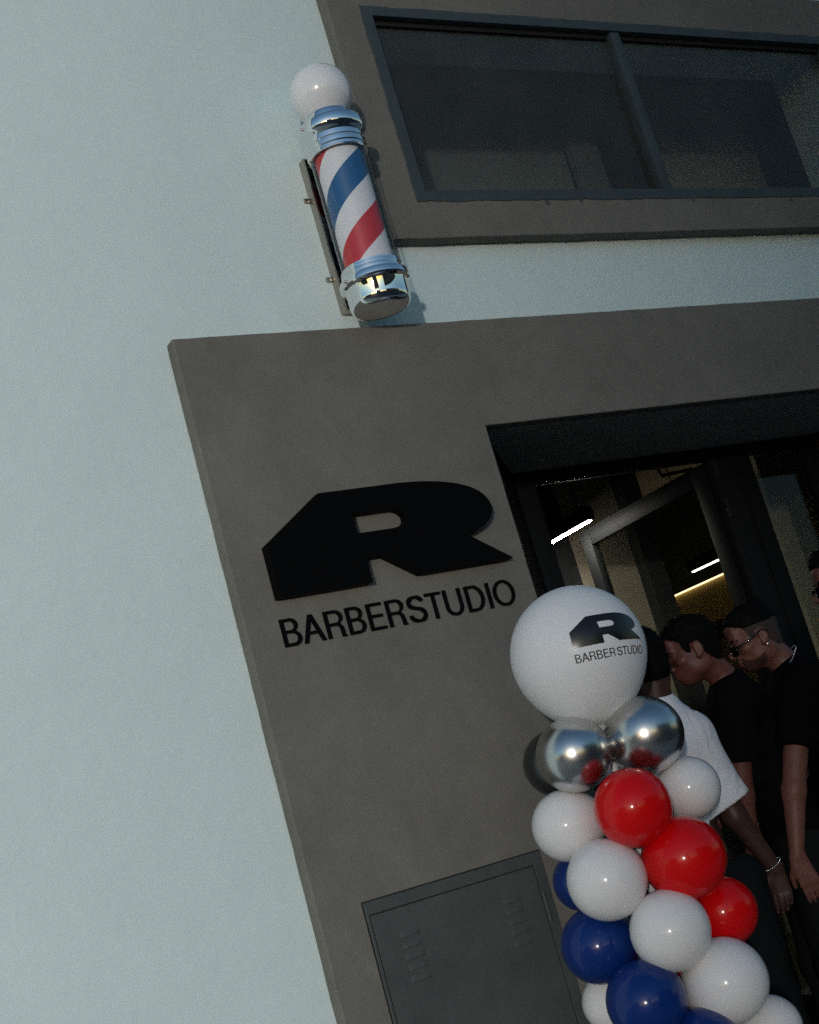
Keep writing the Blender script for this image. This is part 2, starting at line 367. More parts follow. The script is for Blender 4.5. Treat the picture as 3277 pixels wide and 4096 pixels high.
tube('door_closer', [(4.66, 0.80, 2.64), (4.60, 0.95, 2.668), (4.50, 0.86, 2.69), (4.42, 0.74, 2.69)], 0.009, M['metal'], leaf, 8)

# utility cupboard let into the grey panel
cab = empty('utility_cupboard', (2.35, 0, 0.25)); tag(cab, 'grey metal utility cupboard with louvred door set in the grey panel', 'cupboard')
ox0, ox1, oz0, oz1 = 2.008, 2.697, 0.25, 1.171
fr_o = wobble([(ox0, oz0), (ox1, oz0), (ox1, oz1), (ox0, oz1)], 0.03, 0.0012, 21)
flat_shape('recess_seam', [(ox0 - 0.004, oz0), (ox1 + 0.004, oz0), (ox1 + 0.004, oz1 + 0.004), (ox0 - 0.004, oz1 + 0.004)], [], -0.0012, 0.001, M['gap'], cab, 0, None)
flat_shape('frame', fr_o, [[(2.019, 0.28), (2.019, 1.131), (2.659, 1.131), (2.659, 0.28)]], -0.0065, 0.005, M['cabinet'], cab, bevel=0.0015)
flat_shape('door', wobble([(2.0225, 0.284), (2.6555, 0.284), (2.6555, 1.1275), (2.0225, 1.1275)], 0.05, 0.0007, 23), [], -0.0055, 0.004, M['cabinet'], cab, bevel=0.001)
dr = [o for o in COL.objects if o.name.startswith('door') and o.parent == cab][0]
lv_me = None
def louver_mesh():
    bm = bmesh.new(); n = 10; w, h, d = 0.072, 0.021, 0.0035
    rows = []
    for i in range(n + 1):
        t = i / n; x = (t - 0.5) * w; e = 1 - abs(2 * t - 1) ** 6
        rows.append([bm.verts.new((x, 0, h * 0.5)), bm.verts.new((x, -d * 0.75 * e, h * 0.16)), bm.verts.new((x, -d * e, -h * 0.35)), bm.verts.new((x, -d * 0.92 * e, -h * 0.5)), bm.verts.new((x, 0, -h * 0.5))])
    for a, b in zip(rows, rows[1:]):
        for k in range(4): bm.faces.new((a[k], a[k + 1], b[k + 1], b[k]))
    bmesh.ops.recalc_face_normals(bm, faces=bm.faces)
    me = bpy.data.meshes.new('louvre'); bm.to_mesh(me); bm.free(); me.materials.append(M['cabinet']); me.shade_smooth(); return me
lv_me = louver_mesh()
for x in (2.142, 2.540):
    for k in range(5):
        o = bpy.data.objects.new('louvre', lv_me); o.location = (x, -0.0053, 1.045 - k * 0.0345); o.parent = dr; COL.objects.link(o)
lathe('hinge', [(0, 0), (0.005, 0), (0.005, 0.10), (0, 0.10)], M['cabinet'], cab, 12, (2.664, -0.009, 0.94))
lathe('hinge', [(0, 0), (0.005, 0), (0.005, 0.10), (0, 0.10)], M['cabinet'], cab, 12, (2.664, -0.009, 0.38))

# ------------------------------------------------------------------ wall sign: block letter and lettering
LOGO = [(1.977, 2.179), (1.977, 2.362), (2.212, 2.515), (2.539, 2.515), (2.620, 2.511), (2.705, 2.501), (2.786, 2.482), (2.845, 2.455), (2.880, 2.422), (2.892, 2.386), (2.886, 2.359), (2.868, 2.336), (2.837, 2.316), (2.797, 2.301), (2.755, 2.290), (2.917, 2.181), (2.527, 2.181), (2.400, 2.267), (2.331, 2.267), (2.331, 2.179)]
HOLE = [(2.322, 2.427), (2.324, 2.355), (2.462, 2.355), (2.490, 2.358), (2.512, 2.366), (2.524, 2.378), (2.528, 2.391), (2.524, 2.404), (2.512, 2.416), (2.490, 2.424), (2.462, 2.427)]
def round_off(pts, idx):
    return pts
def chaikin_range(pts, a, b, it=2):
    seg = pts[a:b + 1]
    for _ in range(it):
        new = [seg[0]]
        for p, q in zip(seg, seg[1:]):
            new += [(p[0] * .75 + q[0] * .25, p[1] * .75 + q[1] * .25), (p[0] * .25 + q[0] * .75, p[1] * .25 + q[1] * .75)]
        new.append(seg[-1]); seg = new
    return pts[:a] + seg + pts[b + 1:]
LOGO_S = chaikin_range(LOGO, 3, 14); HOLE_S = chaikin_range(HOLE, 2, 10)
sg = empty('wall_sign', (2.45, 0, 2.18)); tag(sg, 'large black block letter R with BARBERSTUDIO lettering on the grey panel', 'sign')
flat_shape('block_letter', LOGO_S, [HOLE_S], -0.045, 0.0445, M['sign'], sg, bevel=0.0015, smooth=35)

# grotesque capitals, cap height 1: outline and holes in letter space
def _arc(cx, cy, rx, ry, a0, a1, n=14): return [(cx + rx * math.cos(R(a0 + (a1 - a0) * i / n)), cy + ry * math.sin(R(a0 + (a1 - a0) * i / n))) for i in range(n + 1)]
def letter_shape(ch, w=0.125, v=0.112):
    """w upright stroke, v level stroke; returns outline, holes, advance width"""
    if ch == 'I': return [(0.10, 0), (0.10 + w, 0), (0.10 + w, 1), (0.10, 1)], [], 0.20 + w
    if ch == 'T': return [(0.275, 0), (0.275 + w, 0), (0.275 + w, 1 - v), (0.64, 1 - v), (0.64, 1), (0.035, 1), (0.035, 1 - v), (0.275, 1 - v)], [], 0.675
    if ch == 'E': return [(0.10, 0), (0.69, 0), (0.69, v), (0.10 + w, v), (0.10 + w, 0.46), (0.64, 0.46), (0.64, 0.46 + v), (0.10 + w, 0.46 + v), (0.10 + w, 1 - v), (0.67, 1 - v), (0.67, 1), (0.10, 1)], [], 0.745
    if ch == 'A': return [(0.01, 0), (0.145, 0), (0.24, 0.29), (0.555, 0.29), (0.65, 0), (0.79, 0), (0.475, 1), (0.325, 1)], [[(0.275, 0.40), (0.52, 0.40), (0.398, 0.80)]], 0.80
    if ch == 'D':
        o = [(0.10, 0), (0.42, 0)] + _arc(0.42, 0.5, 0.40, 0.5, -90, 90, 22)[1:] + [(0.10, 1)]
        h = [(0.10 + w, v), (0.41, v)] + _arc(0.41, 0.5, 0.40 - w + 0.005, 0.5 - v, -90, 90, 22)[1:] + [(0.10 + w, 1 - v)]
        return o, [h], 0.89
    if ch == 'O': return _arc(0.47, 0.5, 0.435, 0.515, 0, 360, 44)[:-1], [_arc(0.47, 0.5, 0.435 - w, 0.515 - v, 0, 360, 44)[:-1]], 0.94
    if ch == 'U':
        o = [(0.09, 1), (0.09, 0.36)] + _arc(0.435, 0.335, 0.345, 0.35, 180, 360, 22) + [(0.78, 1), (0.78 - w, 1)] + _arc(0.435, 0.345, 0.345 - w, 0.36 - v, 360, 180, 22) + [(0.09 + w, 1)]
        return o, [], 0.87
    if ch == 'B':
        o = [(0.09, 0), (0.44, 0)] + _arc(0.44, 0.275, 0.285, 0.275, -90, 62, 14)[1:] + _arc(0.42, 0.752, 0.262, 0.248, -58, 90, 14) + [(0.09, 1)]
        h1 = [(0.09 + w, v), (0.43, v)] + _arc(0.43, 0.288, 0.285 - w + 0.01, 0.288 - v, -90, 90, 14)[1:] + [(0.09 + w, 0.464)]
        h2 = [(0.09 + w, 0.464 + v), (0.41, 0.464 + v)] + _arc(0.41, 0.732, 0.262 - w + 0.01, 0.732 - 0.464 - v, -90, 90, 14)[1:] + [(0.09 + w, 1 - v)]
        return o, [h1, h2], 0.785
    if ch == 'R':
        o = [(0.09, 0), (0.09 + w, 0), (0.09 + w, 0.43), (0.43, 0.43)] + _arc(0.43, 0.30, 0.15, 0.13, 90, 15, 6) + [(0.585, 0.20), (0.592, 0.08), (0.612, 0.0), (0.765, 0.0), (0.765, 0.03), (0.722, 0.075), (0.713, 0.22), (0.695, 0.36), (0.64, 0.455), (0.60, 0.485)] + _arc(0.47, 0.745, 0.275, 0.255, -56, 90, 14) + [(0.09, 1)]
        h = [(0.09 + w, 0.43 + v), (0.46, 0.43 + v)] + _arc(0.46, 0.715, 0.275 - w + 0.01, 0.715 - 0.43 - v, -90, 90, 14)[1:] + [(0.09 + w, 1 - v)]
        return o, [h], 0.81
    if ch == 'S':
        sp = _arc(0.385, 0.735, 0.245, 0.215, 8, 90, 10) + _arc(0.37, 0.745, 0.245, 0.205, 90, 255, 16)[1:]
        sp += _arc(0.40, 0.275, 0.265, 0.228, 78, -90, 18) + _arc(0.395, 0.30, 0.285, 0.253, -90, -178, 10)[1:]
        L, Rr = [], []
        for i, p in enumerate(sp):
            a = sp[max(0, i - 1)]; b = sp[min(len(sp) - 1, i + 1)]; dx, dy = b[0] - a[0], b[1] - a[1]; l = math.hypot(dx, dy)
            t = (w * abs(dy / l) + v * abs(dx / l)) / 2 * 0.90
            L.append((p[0] - dy / l * t, p[1] + dx / l * t)); Rr.append((p[0] + dy / l * t, p[1] - dx / l * t))
        return L + Rr[::-1], [], 0.775
def text_shapes(body, x0, z0, width, cap, track=-0.02):
    """list of (outline, holes) placed in the wall's plane"""
    xs = 0; items = []
    for ch in body:
        if ch in ' |': xs += 0.16 if ch == ' ' else 0.05; continue
        o, h, a = letter_shape(ch); items.append((xs, o, h)); xs += a + track
    lo = min(items[0][0] + p[0] for p in items[0][1]); hi = max(items[-1][0] + p[0] for p in items[-1][1]); k = width / (hi - lo)
    tr = lambda x, pts: [(x0 + (x + p[0] - lo) * k, z0 + p[1] * cap) for p in pts]
    return [(tr(x, o), [tr(x, q) for q in h]) for x, o, h in items]
for o_, h_ in text_shapes('BARBER|STUDIO', 1.971, 2.019, 0.935, 0.0945):
    flat_shape('letter', o_, h_, -0.007, 0.0065, M['sign'], sg, 0, None)

# ------------------------------------------------------------------ barber pole
PX, PY = 2.627, -0.115
ZT, ZB = 3.772, 3.312       # ends of the clear tube
bp = empty('barber_pole', (PX, PY, 3.0)); tag(bp, 'chrome barber pole with white globe and red white blue stripes on the wall', 'barber pole')
def stripes():
    m, N, L, P = mat_new('barber_stripes')
    P.inputs['Roughness'].default_value = 0.35
    tc = N.new('ShaderNodeTexCoord'); sx = N.new('ShaderNodeSeparateXYZ'); L.new(tc.outputs['Object'], sx.inputs[0])
    def mth(op, a, b=None):
        n = N.new('ShaderNodeMath'); n.operation = op
        for i, v in enumerate((a, b)):
            if v is None: continue
            if isinstance(v, (int, float)): n.inputs[i].default_value = v
            else: L.new(v, n.inputs[i])
        return n.outputs[0]
    th = mth('ARCTAN2', sx.outputs['Y'], sx.outputs['X'])
    t = mth('SUBTRACT', mth('DIVIDE', sx.outputs['Z'], 0.455), mth('DIVIDE', th, 2 * PI))
    t = mth('FRACT', mth('ADD', t, STRIPE_PHASE))
    cr = N.new('ShaderNodeValToRGB'); cr.color_ramp.interpolation = 'CONSTANT'; L.new(t, cr.inputs[0])
    e = cr.color_ramp.elements; e[0].position = 0.0; e[0].color = (0.012, 0.10, 0.26, 1); e[1].position = 0.26; e[1].color = (0.76, 0.76, 0.78, 1)
    k = cr.color_ramp.elements.new(0.5); k.color = (0.55, 0.02, 0.022, 1); k = cr.color_ramp.elements.new(0.76); k.color = (0.76, 0.76, 0.78, 1)
    L.new(cr.outputs[0], P.inputs['Base Color']); return m
STRIPE_PHASE = 0.090
M['stripes'] = stripes()
sc_ = lathe('striped_cylinder', [(0, -0.02), (0.091, -0.02), (0.091, ZT - ZB + 0.02), (0, ZT - ZB + 0.02)], M['stripes'], None, 96)
sc_.parent = bp; sc_.location = (0, 0, ZB - 3.0)
lathe('glass_tube', [(0.107, -0.01), (0.107, ZT - ZB + 0.01)], M['tube_glass'], bp, 96, (PX, PY, ZB))
gl_prof = [(0.118 * math.sin(PI * i / 40), 0.118 * math.cos(PI * i / 40)) for i in range(41)]
lathe('globe', gl_prof, M['globe'], bp, 80, (PX, PY, 4.035))
# top collar (profile from the top down, z relative to the tube's upper end)
top = lathe('top_collar', [(0.0, 0.168), (0.070, 0.168), (0.088, 0.166), (0.091, 0.160), (0.091, 0.137), (0.094, 0.132), (0.118, 0.128), (0.127, 0.124), (0.130, 0.117), (0.130, 0.090), (0.128, 0.082), (0.122, 0.073), (0.115, 0.068), (0.111, 0.062), (0.111, 0.057), (0.1155, 0.054), (0.1155, 0.040), (0.1125, 0.037), (0.1125, 0.032), (0.1155, 0.029), (0.1155, 0.016), (0.112, 0.012), (0.112, 0.0), (0.1065, -0.002), (0.10, 0.0)], M['chrome'], bp, 96, (PX, PY, ZT), 30)
bot = lathe('bottom_cap', [(0.10, 0.0), (0.1065, 0.002), (0.112, 0.0), (0.112, -0.008), (0.1155, -0.011), (0.1155, -0.020), (0.1125, -0.0225), (0.1125, -0.026), (0.1155, -0.0285), (0.1155, -0.037), (0.121, -0.040), (0.129, -0.043), (0.131, -0.047), (0.131, -0.066), (0.128, -0.071), (0.120, -0.073), (0.116, -0.075), (0.114, -0.080), (0.114, -0.132), (0.112, -0.145), (0.106, -0.157), (0.097, -0.165), (0.086, -0.169), (0.060, -0.172), (0.0, -0.174)], M['chrome'], bp, 96, (PX, PY, ZB), 30)
def bolt(name, p, d, m, parent, r=0.006, h=0.006):
    o = lathe(name, [(0, h), (r * 0.6, h), (r, h * 0.5), (r, 0), (0, 0)], m, None, 12)
    q = Vector(d).to_track_quat('Z', 'Y'); me = o.data; me.transform(Matrix.Translation(p) @ q.to_matrix().to_4x4())
    o.parent = parent; return o
for par, z, r in ((top, ZT + 0.104, 0.130), (bot, ZB - 0.056, 0.131)):
    for a in (-172, -8):
        bolt('screw', (PX + r * math.cos(R(a)), PY + r * math.sin(R(a)), z), (math.cos(R(a)), math.sin(R(a)), 0), M['steel'], par)
# wall bracket: U-channel plus arms and lugs
M['plate'] = mat('black_mirror_plate', (0.10, 0.11, 0.12), 0.12, 1.0, bump=(45, 0.35, 0.004))
br = box('wall_bracket', 2.560, 2.694, 0.024, yw - 0.0005, 3.215, 3.850, M['steel'], bp, 0.002)
sub = box('face_plate', 2.566, 2.688, 0.0205, 0.0235, 3.221, 3.844, M['plate'], None); sub.parent = br
for z in (3.682, 3.352):
    lg = box('lug', 2.536, 2.5595, yw - 0.012, yw - 0.0005, z, z + 0.016, M['steel'], None, 0.002); lg.parent = br
for z0 in (ZT + 0.03, ZB - 0.105):
    box('support_arm', 2.600, 2.654, PY + 0.09, 0.020, z0, z0 + 0.035, M['chrome'], bp, 0.003)

# ------------------------------------------------------------------ lamps inside
def pendant(x, y0, y1, z, label, lm):
    o = empty('pendant_lamp', (x, (y0 + y1) / 2, z)); tag(o, label, 'lamp', 'hanging tube lamps inside the shop')
    box('housing', x - 0.028, x + 0.028, y0, y1, z, z + 0.075, M['metal'], o, 0.003)
    box('light_tube', x - 0.011, x + 0.011, y0 + 0.012, y1 - 0.012, z - 0.008, z - 0.0005, lm, o, 0.002)
    for y in (y0 + 0.08, y1 - 0.08):
        tube('cable', [(x, y, z + 0.07), (x, y, ZC)], 0.004, M['gap'], o, 6)
pendant(4.53, 1.49, 1.96, 2.635, 'black tube lamp hanging lit inside the doorway, left of the open glass door', M['led'])
pendant(6.29, 2.05, 2.86, 2.50, 'lit tube lamp deep in the shop seen through the open door glass', M['led_dim'])

# ------------------------------------------------------------------ balloons
def latex(name, col, rough=0.3, sss=0.0):
    m, N, L, P = mat_new(name)
    P.inputs['Base Color'].default_value = (*col, 1); P.inputs['Roughness'].default_value = rough
    P.inputs['Specular IOR Level'].default_value = 0.1
    P.inputs['Coat Weight'].default_value = 1.0; P.inputs['Coat Roughness'].default_value = 0.13; P.inputs['Coat IOR'].default_value = 1.32
    return m
M['b_white'] = latex('white_latex', (0.74, 0.735, 0.73), 0.4)
M['b_giant'] = mat('matt_white_latex', (0.76, 0.77, 0.78), 0.55, spec=0.3, coat=0.12, coat_rough=0.25)
M['b_red'] = latex('red_latex', (0.64, 0.002, 0.003), 0.4)
M['b_blue'] = latex('navy_latex', (0.003, 0.024, 0.15), 0.4)
def chrome_latex():
    m, N, L, P = mat_new('chrome_latex')
    P.inputs['Base Color'].default_value = (0.58, 0.58, 0.57, 1); P.inputs['Metallic'].default_value = 1.0; P.inputs['Roughness'].default_value = 0.26
    P.inputs['Coat Weight'].default_value = 0.25; P.inputs['Coat Roughness'].default_value = 0.05
    return m
M['b_chrome'] = chrome_latex()
M['b_graphite'] = mat('shaded_chrome_latex', (0.10, 0.105, 0.105), 0.3, 0.9, coat=0.2, coat_rough=0.1)  # silver latex darkened: the rear balloon's shade is put into its colour
def balloon_mesh(name, m):
    """unit radius; the tied neck points down -Z"""
    bm = bmesh.new(); prof = []
    for i in range(37):
        a = PI * i / 36 * 0.965
        r, z = math.sin(a), math.cos(a)
        if z < -0.2: z -= 0.10 * ((-z - 0.2) / 0.8) ** 2.2
        prof.append((r, z))
    prof += [(0.062, -1.16), (0.045, -1.20), (0.055, -1.225), (0.075, -1.24), (0.07, -1.265), (0.045, -1.275), (0.09, -1.33), (0.10, -1.345), (0.0, -1.33)]
    n = 64; rings = []
    for r, z in prof:
        rings.append([bm.verts.new((0, 0, z))] if r < 1e-6 else [bm.verts.new((r * math.cos(2 * PI * k / n), r * math.sin(2 * PI * k / n), z)) for k in range(n)])
    for a, b in zip(rings, rings[1:]):
        for k in range(n):
            j = (k + 1) % n
            if len(a) == 1: bm.faces.new((a[0], b[k], b[j]))
            elif len(b) == 1: bm.faces.new((a[k], b[0], a[j]))
            else: bm.faces.new((a[k], b[k], b[j], a[j]))
    bmesh.ops.recalc_face_normals(bm, faces=bm.faces)
    me = bpy.data.meshes.new(name); bm.to_mesh(me); bm.free(); me.materials.append(m); me.shade_smooth(); return me
BM_ = {k: balloon_mesh('balloon_' + k, M['b_' + k]) for k in ('white', 'red', 'blue', 'chrome', 'graphite')}
AX = Vector((2.764, -0.465, 0))
def balloon(kind, p, r, label, stretch=1.0):
    o = bpy.data.objects.new('balloon', BM_[kind]); COL.objects.link(o); p = Vector(p)
    d = p - Vector((AX.x, AX.y, p.z)); d = d.normalized() if d.length > 0.01 else Vector((0, -1, 0.2))
    # the tied neck points at the column's core
    o.rotation_euler = d.to_track_quat('Z', 'Y').to_euler(); o.location = p; o.scale = (r, r, r * stretch)
    return tag(o, label, 'balloon', 'balloons of the entrance column')
BALLOONS = [
    ('chrome', (2.621, -0.471, 1.434), 0.118, 'shiny silver balloon under the giant white one, nearer the lettered wall'),
    ('chrome', (2.839, -0.569, 1.433), 0.123, 'shiny silver balloon in front of the white T-shirt'),
    ('graphite', (2.700, -0.250, 1.430), 0.110, 'silver balloon with shade in its colour, mostly hidden behind another silver balloon at the wall'),
    ('red', (2.666, -0.627, 1.231), 0.120, 'topmost red balloon, directly under the two silver balloons'),
    ('white', (2.585, -0.380, 1.230), 0.113, 'white balloon under the left silver balloon, beside the topmost red one'),
    ('white', (2.941, -0.573, 1.239), 0.099, 'white balloon between the topmost red balloon and the white T-shirt sleeve'),
    ('white', (2.559, -0.539, 1.048), 0.122, 'front white balloon below left of the topmost red one, covering a blue balloon'),
    ('red', (2.778, -0.649, 1.045), 0.128, 'large middle one of the three red balloons'),
    ('blue', (2.649, -0.277, 1.049), 0.095, 'blue balloon showing only a sliver behind a white one near the cupboard'),
    ('blue', (2.553, -0.406, 0.862), 0.117, 'round navy blue balloon beside the cupboard door hinge'),
    ('white', (2.665, -0.627, 0.860), 0.121, 'white balloon in the column centre, between the navy and the lowest red balloon'),
    ('red', (2.940, -0.549, 0.850), 0.108, 'lowest red balloon at the right side below the hands'),
    ('blue', (2.556, -0.560, 0.687), 0.120, 'lower navy blue balloon cut by the bottom of the picture'),
    ('white', (2.804, -0.630, 0.670), 0.129, 'white balloon at lower right beneath the lowest red one'),
    ('white', (2.642, -0.249, 0.669), 0.092, 'white balloon peeping out behind the lower navy balloon'),
    ('red', (2.800, -0.470, 0.700), 0.105, 'red balloon seen only as slivers between navy and white ones'),
    ('white', (2.988, -0.543, 0.480), 0.098, 'white balloon at the very bottom right of the column'),
    ('blue', (2.667, -0.616, 0.520), 0.112, 'navy balloon whose top just shows at the bottom edge'),
]
for k, p, r, lb in BALLOONS: balloon(k, p, r, lb)
BC, BR = Vector((2.760, -0.462, 1.742)), 0.221
gm = balloon_mesh('giant_balloon', M['b_giant'])
gb = bpy.data.objects.new('balloon', gm); gb.location = BC; gb.scale = (BR, BR, BR); COL.objects.link(gb)
tag(gb, 'giant white balloon printed with a black R and BARBER STUDIO topping the column', 'balloon', 'balloons of the entrance column')
M['print'] = mat('black_balloon_print', (0.006, 0.007, 0.008), 0.28, spec=0.5)
def on_balloon(x, z):
    """wall-sign coordinates to a point on the giant balloon"""
    u = (x - 1.977) * 73.5; v = (z - 2.18) * 73.5
    a = R(-3.6); lon = -39.0 + u * math.cos(a) - v * math.sin(a) * 0.3; lat = -0.8 + u * math.sin(a) + v * math.cos(a)
    lo, la = R(lon), R(lat); rr = BR * 1.004
    return BC + Vector((math.sin(lo) * math.cos(la), -math.cos(lo) * math.cos(la), math.sin(la))) * rr
def decal(name, me, m, parent):
    bm = bmesh.new(); bm.from_mesh(me)
    bmesh.ops.remove_doubles(bm, verts=bm.verts, dist=1e-6); bmesh.ops.triangulate(bm, faces=bm.faces)
    for _ in range(6):
        long_e = [e for e in bm.edges if e.calc_length() > 0.03]
        if not long_e: break
        bmesh.ops.subdivide_edges(bm, edges=long_e, cuts=1); bmesh.ops.triangulate(bm, faces=bm.faces)
    for v in bm.verts: v.co = on_balloon(v.co.x, v.co.z)
    bmesh.ops.recalc_face_normals(bm, faces=bm.faces)
    c = Vector()
    for f in bm.faces:
        if f.normal.dot(f.calc_center_median() - BC) < 0: f.normal_flip()
    return bm_obj(name, bm, m, parent, True)
tmp = flat_shape('tmp', LOGO_S, [HOLE_S], 0, 0, M['print'], None, 0, None); me_logo = tmp.data.copy(); bpy.data.objects.remove(tmp)
decal('printed_letter', me_logo, M['print'], gb)
bmt = bmesh.new()
for o_, h_ in text_shapes('BARBER STUDIO', 1.965, 2.016, 0.945, 0.0945):
    t_ = flat_shape('tmp', o_, h_, 0, 0, M['print'], None, 0, None); bmt.from_mesh(t_.data); bpy.data.objects.remove(t_)
mt = bpy.data.meshes.new('printed_lettering'); bmt.to_mesh(mt); bmt.free()
decal('printed_lettering', mt, M['print'], gb)
for c_ in gb.children: c_.matrix_parent_inverse = (Matrix.Translation(BC) @ Matrix.Diagonal((BR, BR, BR, 1))).inverted()
# stand in the core of the column
M['stand'] = mat('white_stand_plastic', (0.6, 0.6, 0.6), 0.4)
st = empty('balloon_stand', (AX.x, AX.y, 0)); tag(st, 'thin white stand pole hidden in the core of the balloon column', 'stand')
lathe('pole', [(0, 0.03), (0.012, 0.03), (0.012, 1.50), (0, 1.50)], M['stand'], st, 16, (AX.x, AX.y, 0))
lathe('base', [(0, 0.0), (0.19, 0.0), (0.20, 0.01), (0.19, 0.03), (0.03, 0.05), (0, 0.05)], M['stand'], st, 40, (AX.x, AX.y, 0))
# ------------------------------------------------------------------ people: smooth-union volumes meshed into one skin
def v3(*a): return np.array(a, float)
def cone(a, b, ra, rb, k=0.02): return ('c', np.array(a, float), np.array(b, float), ra, rb, k)
def ell(c, r, Mx=None, k=0.02): return ('e', np.array(c, float), np.array(r, float), np.eye(3) if Mx is None else np.array(Mx, float), None, k)
def cut(p): return ('-',) + p
def vol_mesh(prims, h, planes=(), noise=None):
    """surface nets over the smooth union of tapered capsules and ellipsoids; planes (point, normal) cut away the far side"""
    lo = np.full(3, 1e9); hi = np.full(3, -1e9)
    for p in prims:
        if p[0] == 'c':
            for q, r in ((p[1], p[3]), (p[2], p[4])): lo = np.minimum(lo, q - r); hi = np.maximum(hi, q + r)
        elif p[0] == 'e':
            r = p[2].max(); lo = np.minimum(lo, p[1] - r); hi = np.maximum(hi, p[1] + r)
    lo -= 4 * h; hi += 4 * h
    n = np.ceil((hi - lo) / h).astype(int) + 1
    V = np.full(n, 0.06, np.float32)
    for p in prims:
        sub = p[0] == '-'
        if sub: p = p[1:]
        k = p[5]; pad = k + 3 * h
        if p[0] == 'c':
            a, b, ra, rb = p[1:5]; l = np.minimum(a - ra, b - rb) - pad; u = np.maximum(a + ra, b + rb) + pad
        else:
            r = p[2].max(); l = p[1] - r - pad; u = p[1] + r + pad
        i0 = np.clip(((l - lo) / h).astype(int), 0, n - 1); i1 = np.clip(((u - lo) / h).astype(int) + 2, 1, n)
        sl = tuple(slice(x, y) for x, y in zip(i0, i1))
        g = np.meshgrid(*[lo[d] + np.arange(i0[d], i1[d]) * h for d in range(3)], indexing='ij')
        if p[0] == 'c':
            ba = b - a; L2 = max(ba @ ba, 1e-9)
            t = np.clip(((g[0] - a[0]) * ba[0] + (g[1] - a[1]) * ba[1] + (g[2] - a[2]) * ba[2]) / L2, 0, 1)
            d = np.sqrt((g[0] - a[0] - t * ba[0]) ** 2 + (g[1] - a[1] - t * ba[1]) ** 2 + (g[2] - a[2] - t * ba[2]) ** 2) - (ra + (rb - ra) * t)
        else:
            c, r, Mx = p[1:4]; q = [g[j] - c[j] for j in range(3)]
            w = [(Mx[0][j] * q[0] + Mx[1][j] * q[1] + Mx[2][j] * q[2]) for j in range(3)]
            k0 = np.sqrt(sum((w[j] / r[j]) ** 2 for j in range(3))) + 1e-9; k1 = np.sqrt(sum((w[j] / r[j] ** 2) ** 2 for j in range(3))) + 1e-9
            d = k0 * (k0 - 1) / k1
        A = V[sl]
        if sub:
            hh = np.maximum(k - np.abs(A + d), 0) / k; V[sl] = np.maximum(A, -d) + hh * hh * k * 0.25
        else:
            hh = np.maximum(k - np.abs(A - d), 0) / k; V[sl] = np.minimum(A, d) - hh * hh * k * 0.25
    if planes or noise:
        G = np.meshgrid(*[lo[d] + np.arange(n[d]) * h for d in range(3)], indexing='ij')
        if noise is not None: V = V + noise(*G)
        for f in planes: V = np.maximum(V, f(*G))
    inside = V < 0
    s = [inside[a:n[0] - 1 + a, b:n[1] - 1 + b, c:n[2] - 1 + c] for a in (0, 1) for b in (0, 1) for c in (0, 1)]
    cnt = sum(x.astype(np.int8) for x in s); act = np.argwhere((cnt > 0) & (cnt < 8))
    idx = np.full(n - 1, -1, np.int64); idx[tuple(act.T)] = np.arange(len(act))
    acc = np.zeros((len(act), 3)); num = np.zeros(len(act))
    cor = [(a, b, c) for a in (0, 1) for b in (0, 1) for c in (0, 1)]
    val = {c: V[act[:, 0] + c[0], act[:, 1] + c[1], act[:, 2] + c[2]] for c in cor}
    for c in cor:
        for ax in range(3):
            if c[ax] == 0:
                d = list(c); d[ax] = 1; d = tuple(d); a, b = val[c], val[d]; m = (a < 0) != (b < 0)
                t = np.where(m, a / np.where(m, a - b, 1), 0); P = np.tile(np.array(c, float), (len(act), 1)); P[:, ax] = t
                acc += P * m[:, None]; num += m
    pos = lo + (act + acc / num[:, None]) * h
    faces = []
    for ax in range(3):
        sa = [slice(None)] * 3; sb = [slice(None)] * 3; sa[ax] = slice(0, n[ax] - 1); sb[ax] = slice(1, n[ax])
        A = inside[tuple(sa)]; B = inside[tuple(sb)]; e = np.argwhere(A != B); o1, o2 = [(1, 2), (2, 0), (0, 1)][ax]
        ok = (e[:, o1] > 0) & (e[:, o2] > 0) & (e[:, o1] < n[o1] - 1) & (e[:, o2] < n[o2] - 1); e = e[ok]
        def cell(du, dv):
            q = e.copy(); q[:, o1] += du; q[:, o2] += dv; return idx[q[:, 0], q[:, 1], q[:, 2]]
        Q = np.stack([cell(-1, -1), cell(0, -1), cell(0, 0), cell(-1, 0)], 1)
        fl = ~A[e[:, 0], e[:, 1], e[:, 2]]; Q[fl] = Q[fl][:, ::-1]; faces.append(Q)
    return pos, np.concatenate(faces)
def vol_obj(name, prims, h, m, parent, planes=(), noise=None, relax=1):
    pos, F = vol_mesh(prims, h, planes, noise)
    if relax:
        for _ in range(relax):
            sm = np.zeros_like(pos); ct = np.zeros(len(pos))
            for i in range(4):
                np.add.at(sm, F[:, i], pos[F[:, (i + 1) % 4]]); np.add.at(sm, F[:, (i + 1) % 4], pos[F[:, i]])
                np.add.at(ct, F[:, i], 1); np.add.at(ct, F[:, (i + 1) % 4], 1)
            pos = pos * 0.5 + 0.5 * sm / np.maximum(ct, 1)[:, None]
    me = bpy.data.meshes.new(name); me.from_pydata(pos.tolist(), [], F.tolist()); me.update()
    o = mesh_obj(name, me, m, None, True); o.parent = parent; o.matrix_parent_inverse = Matrix.Translation(-parent.location); return o

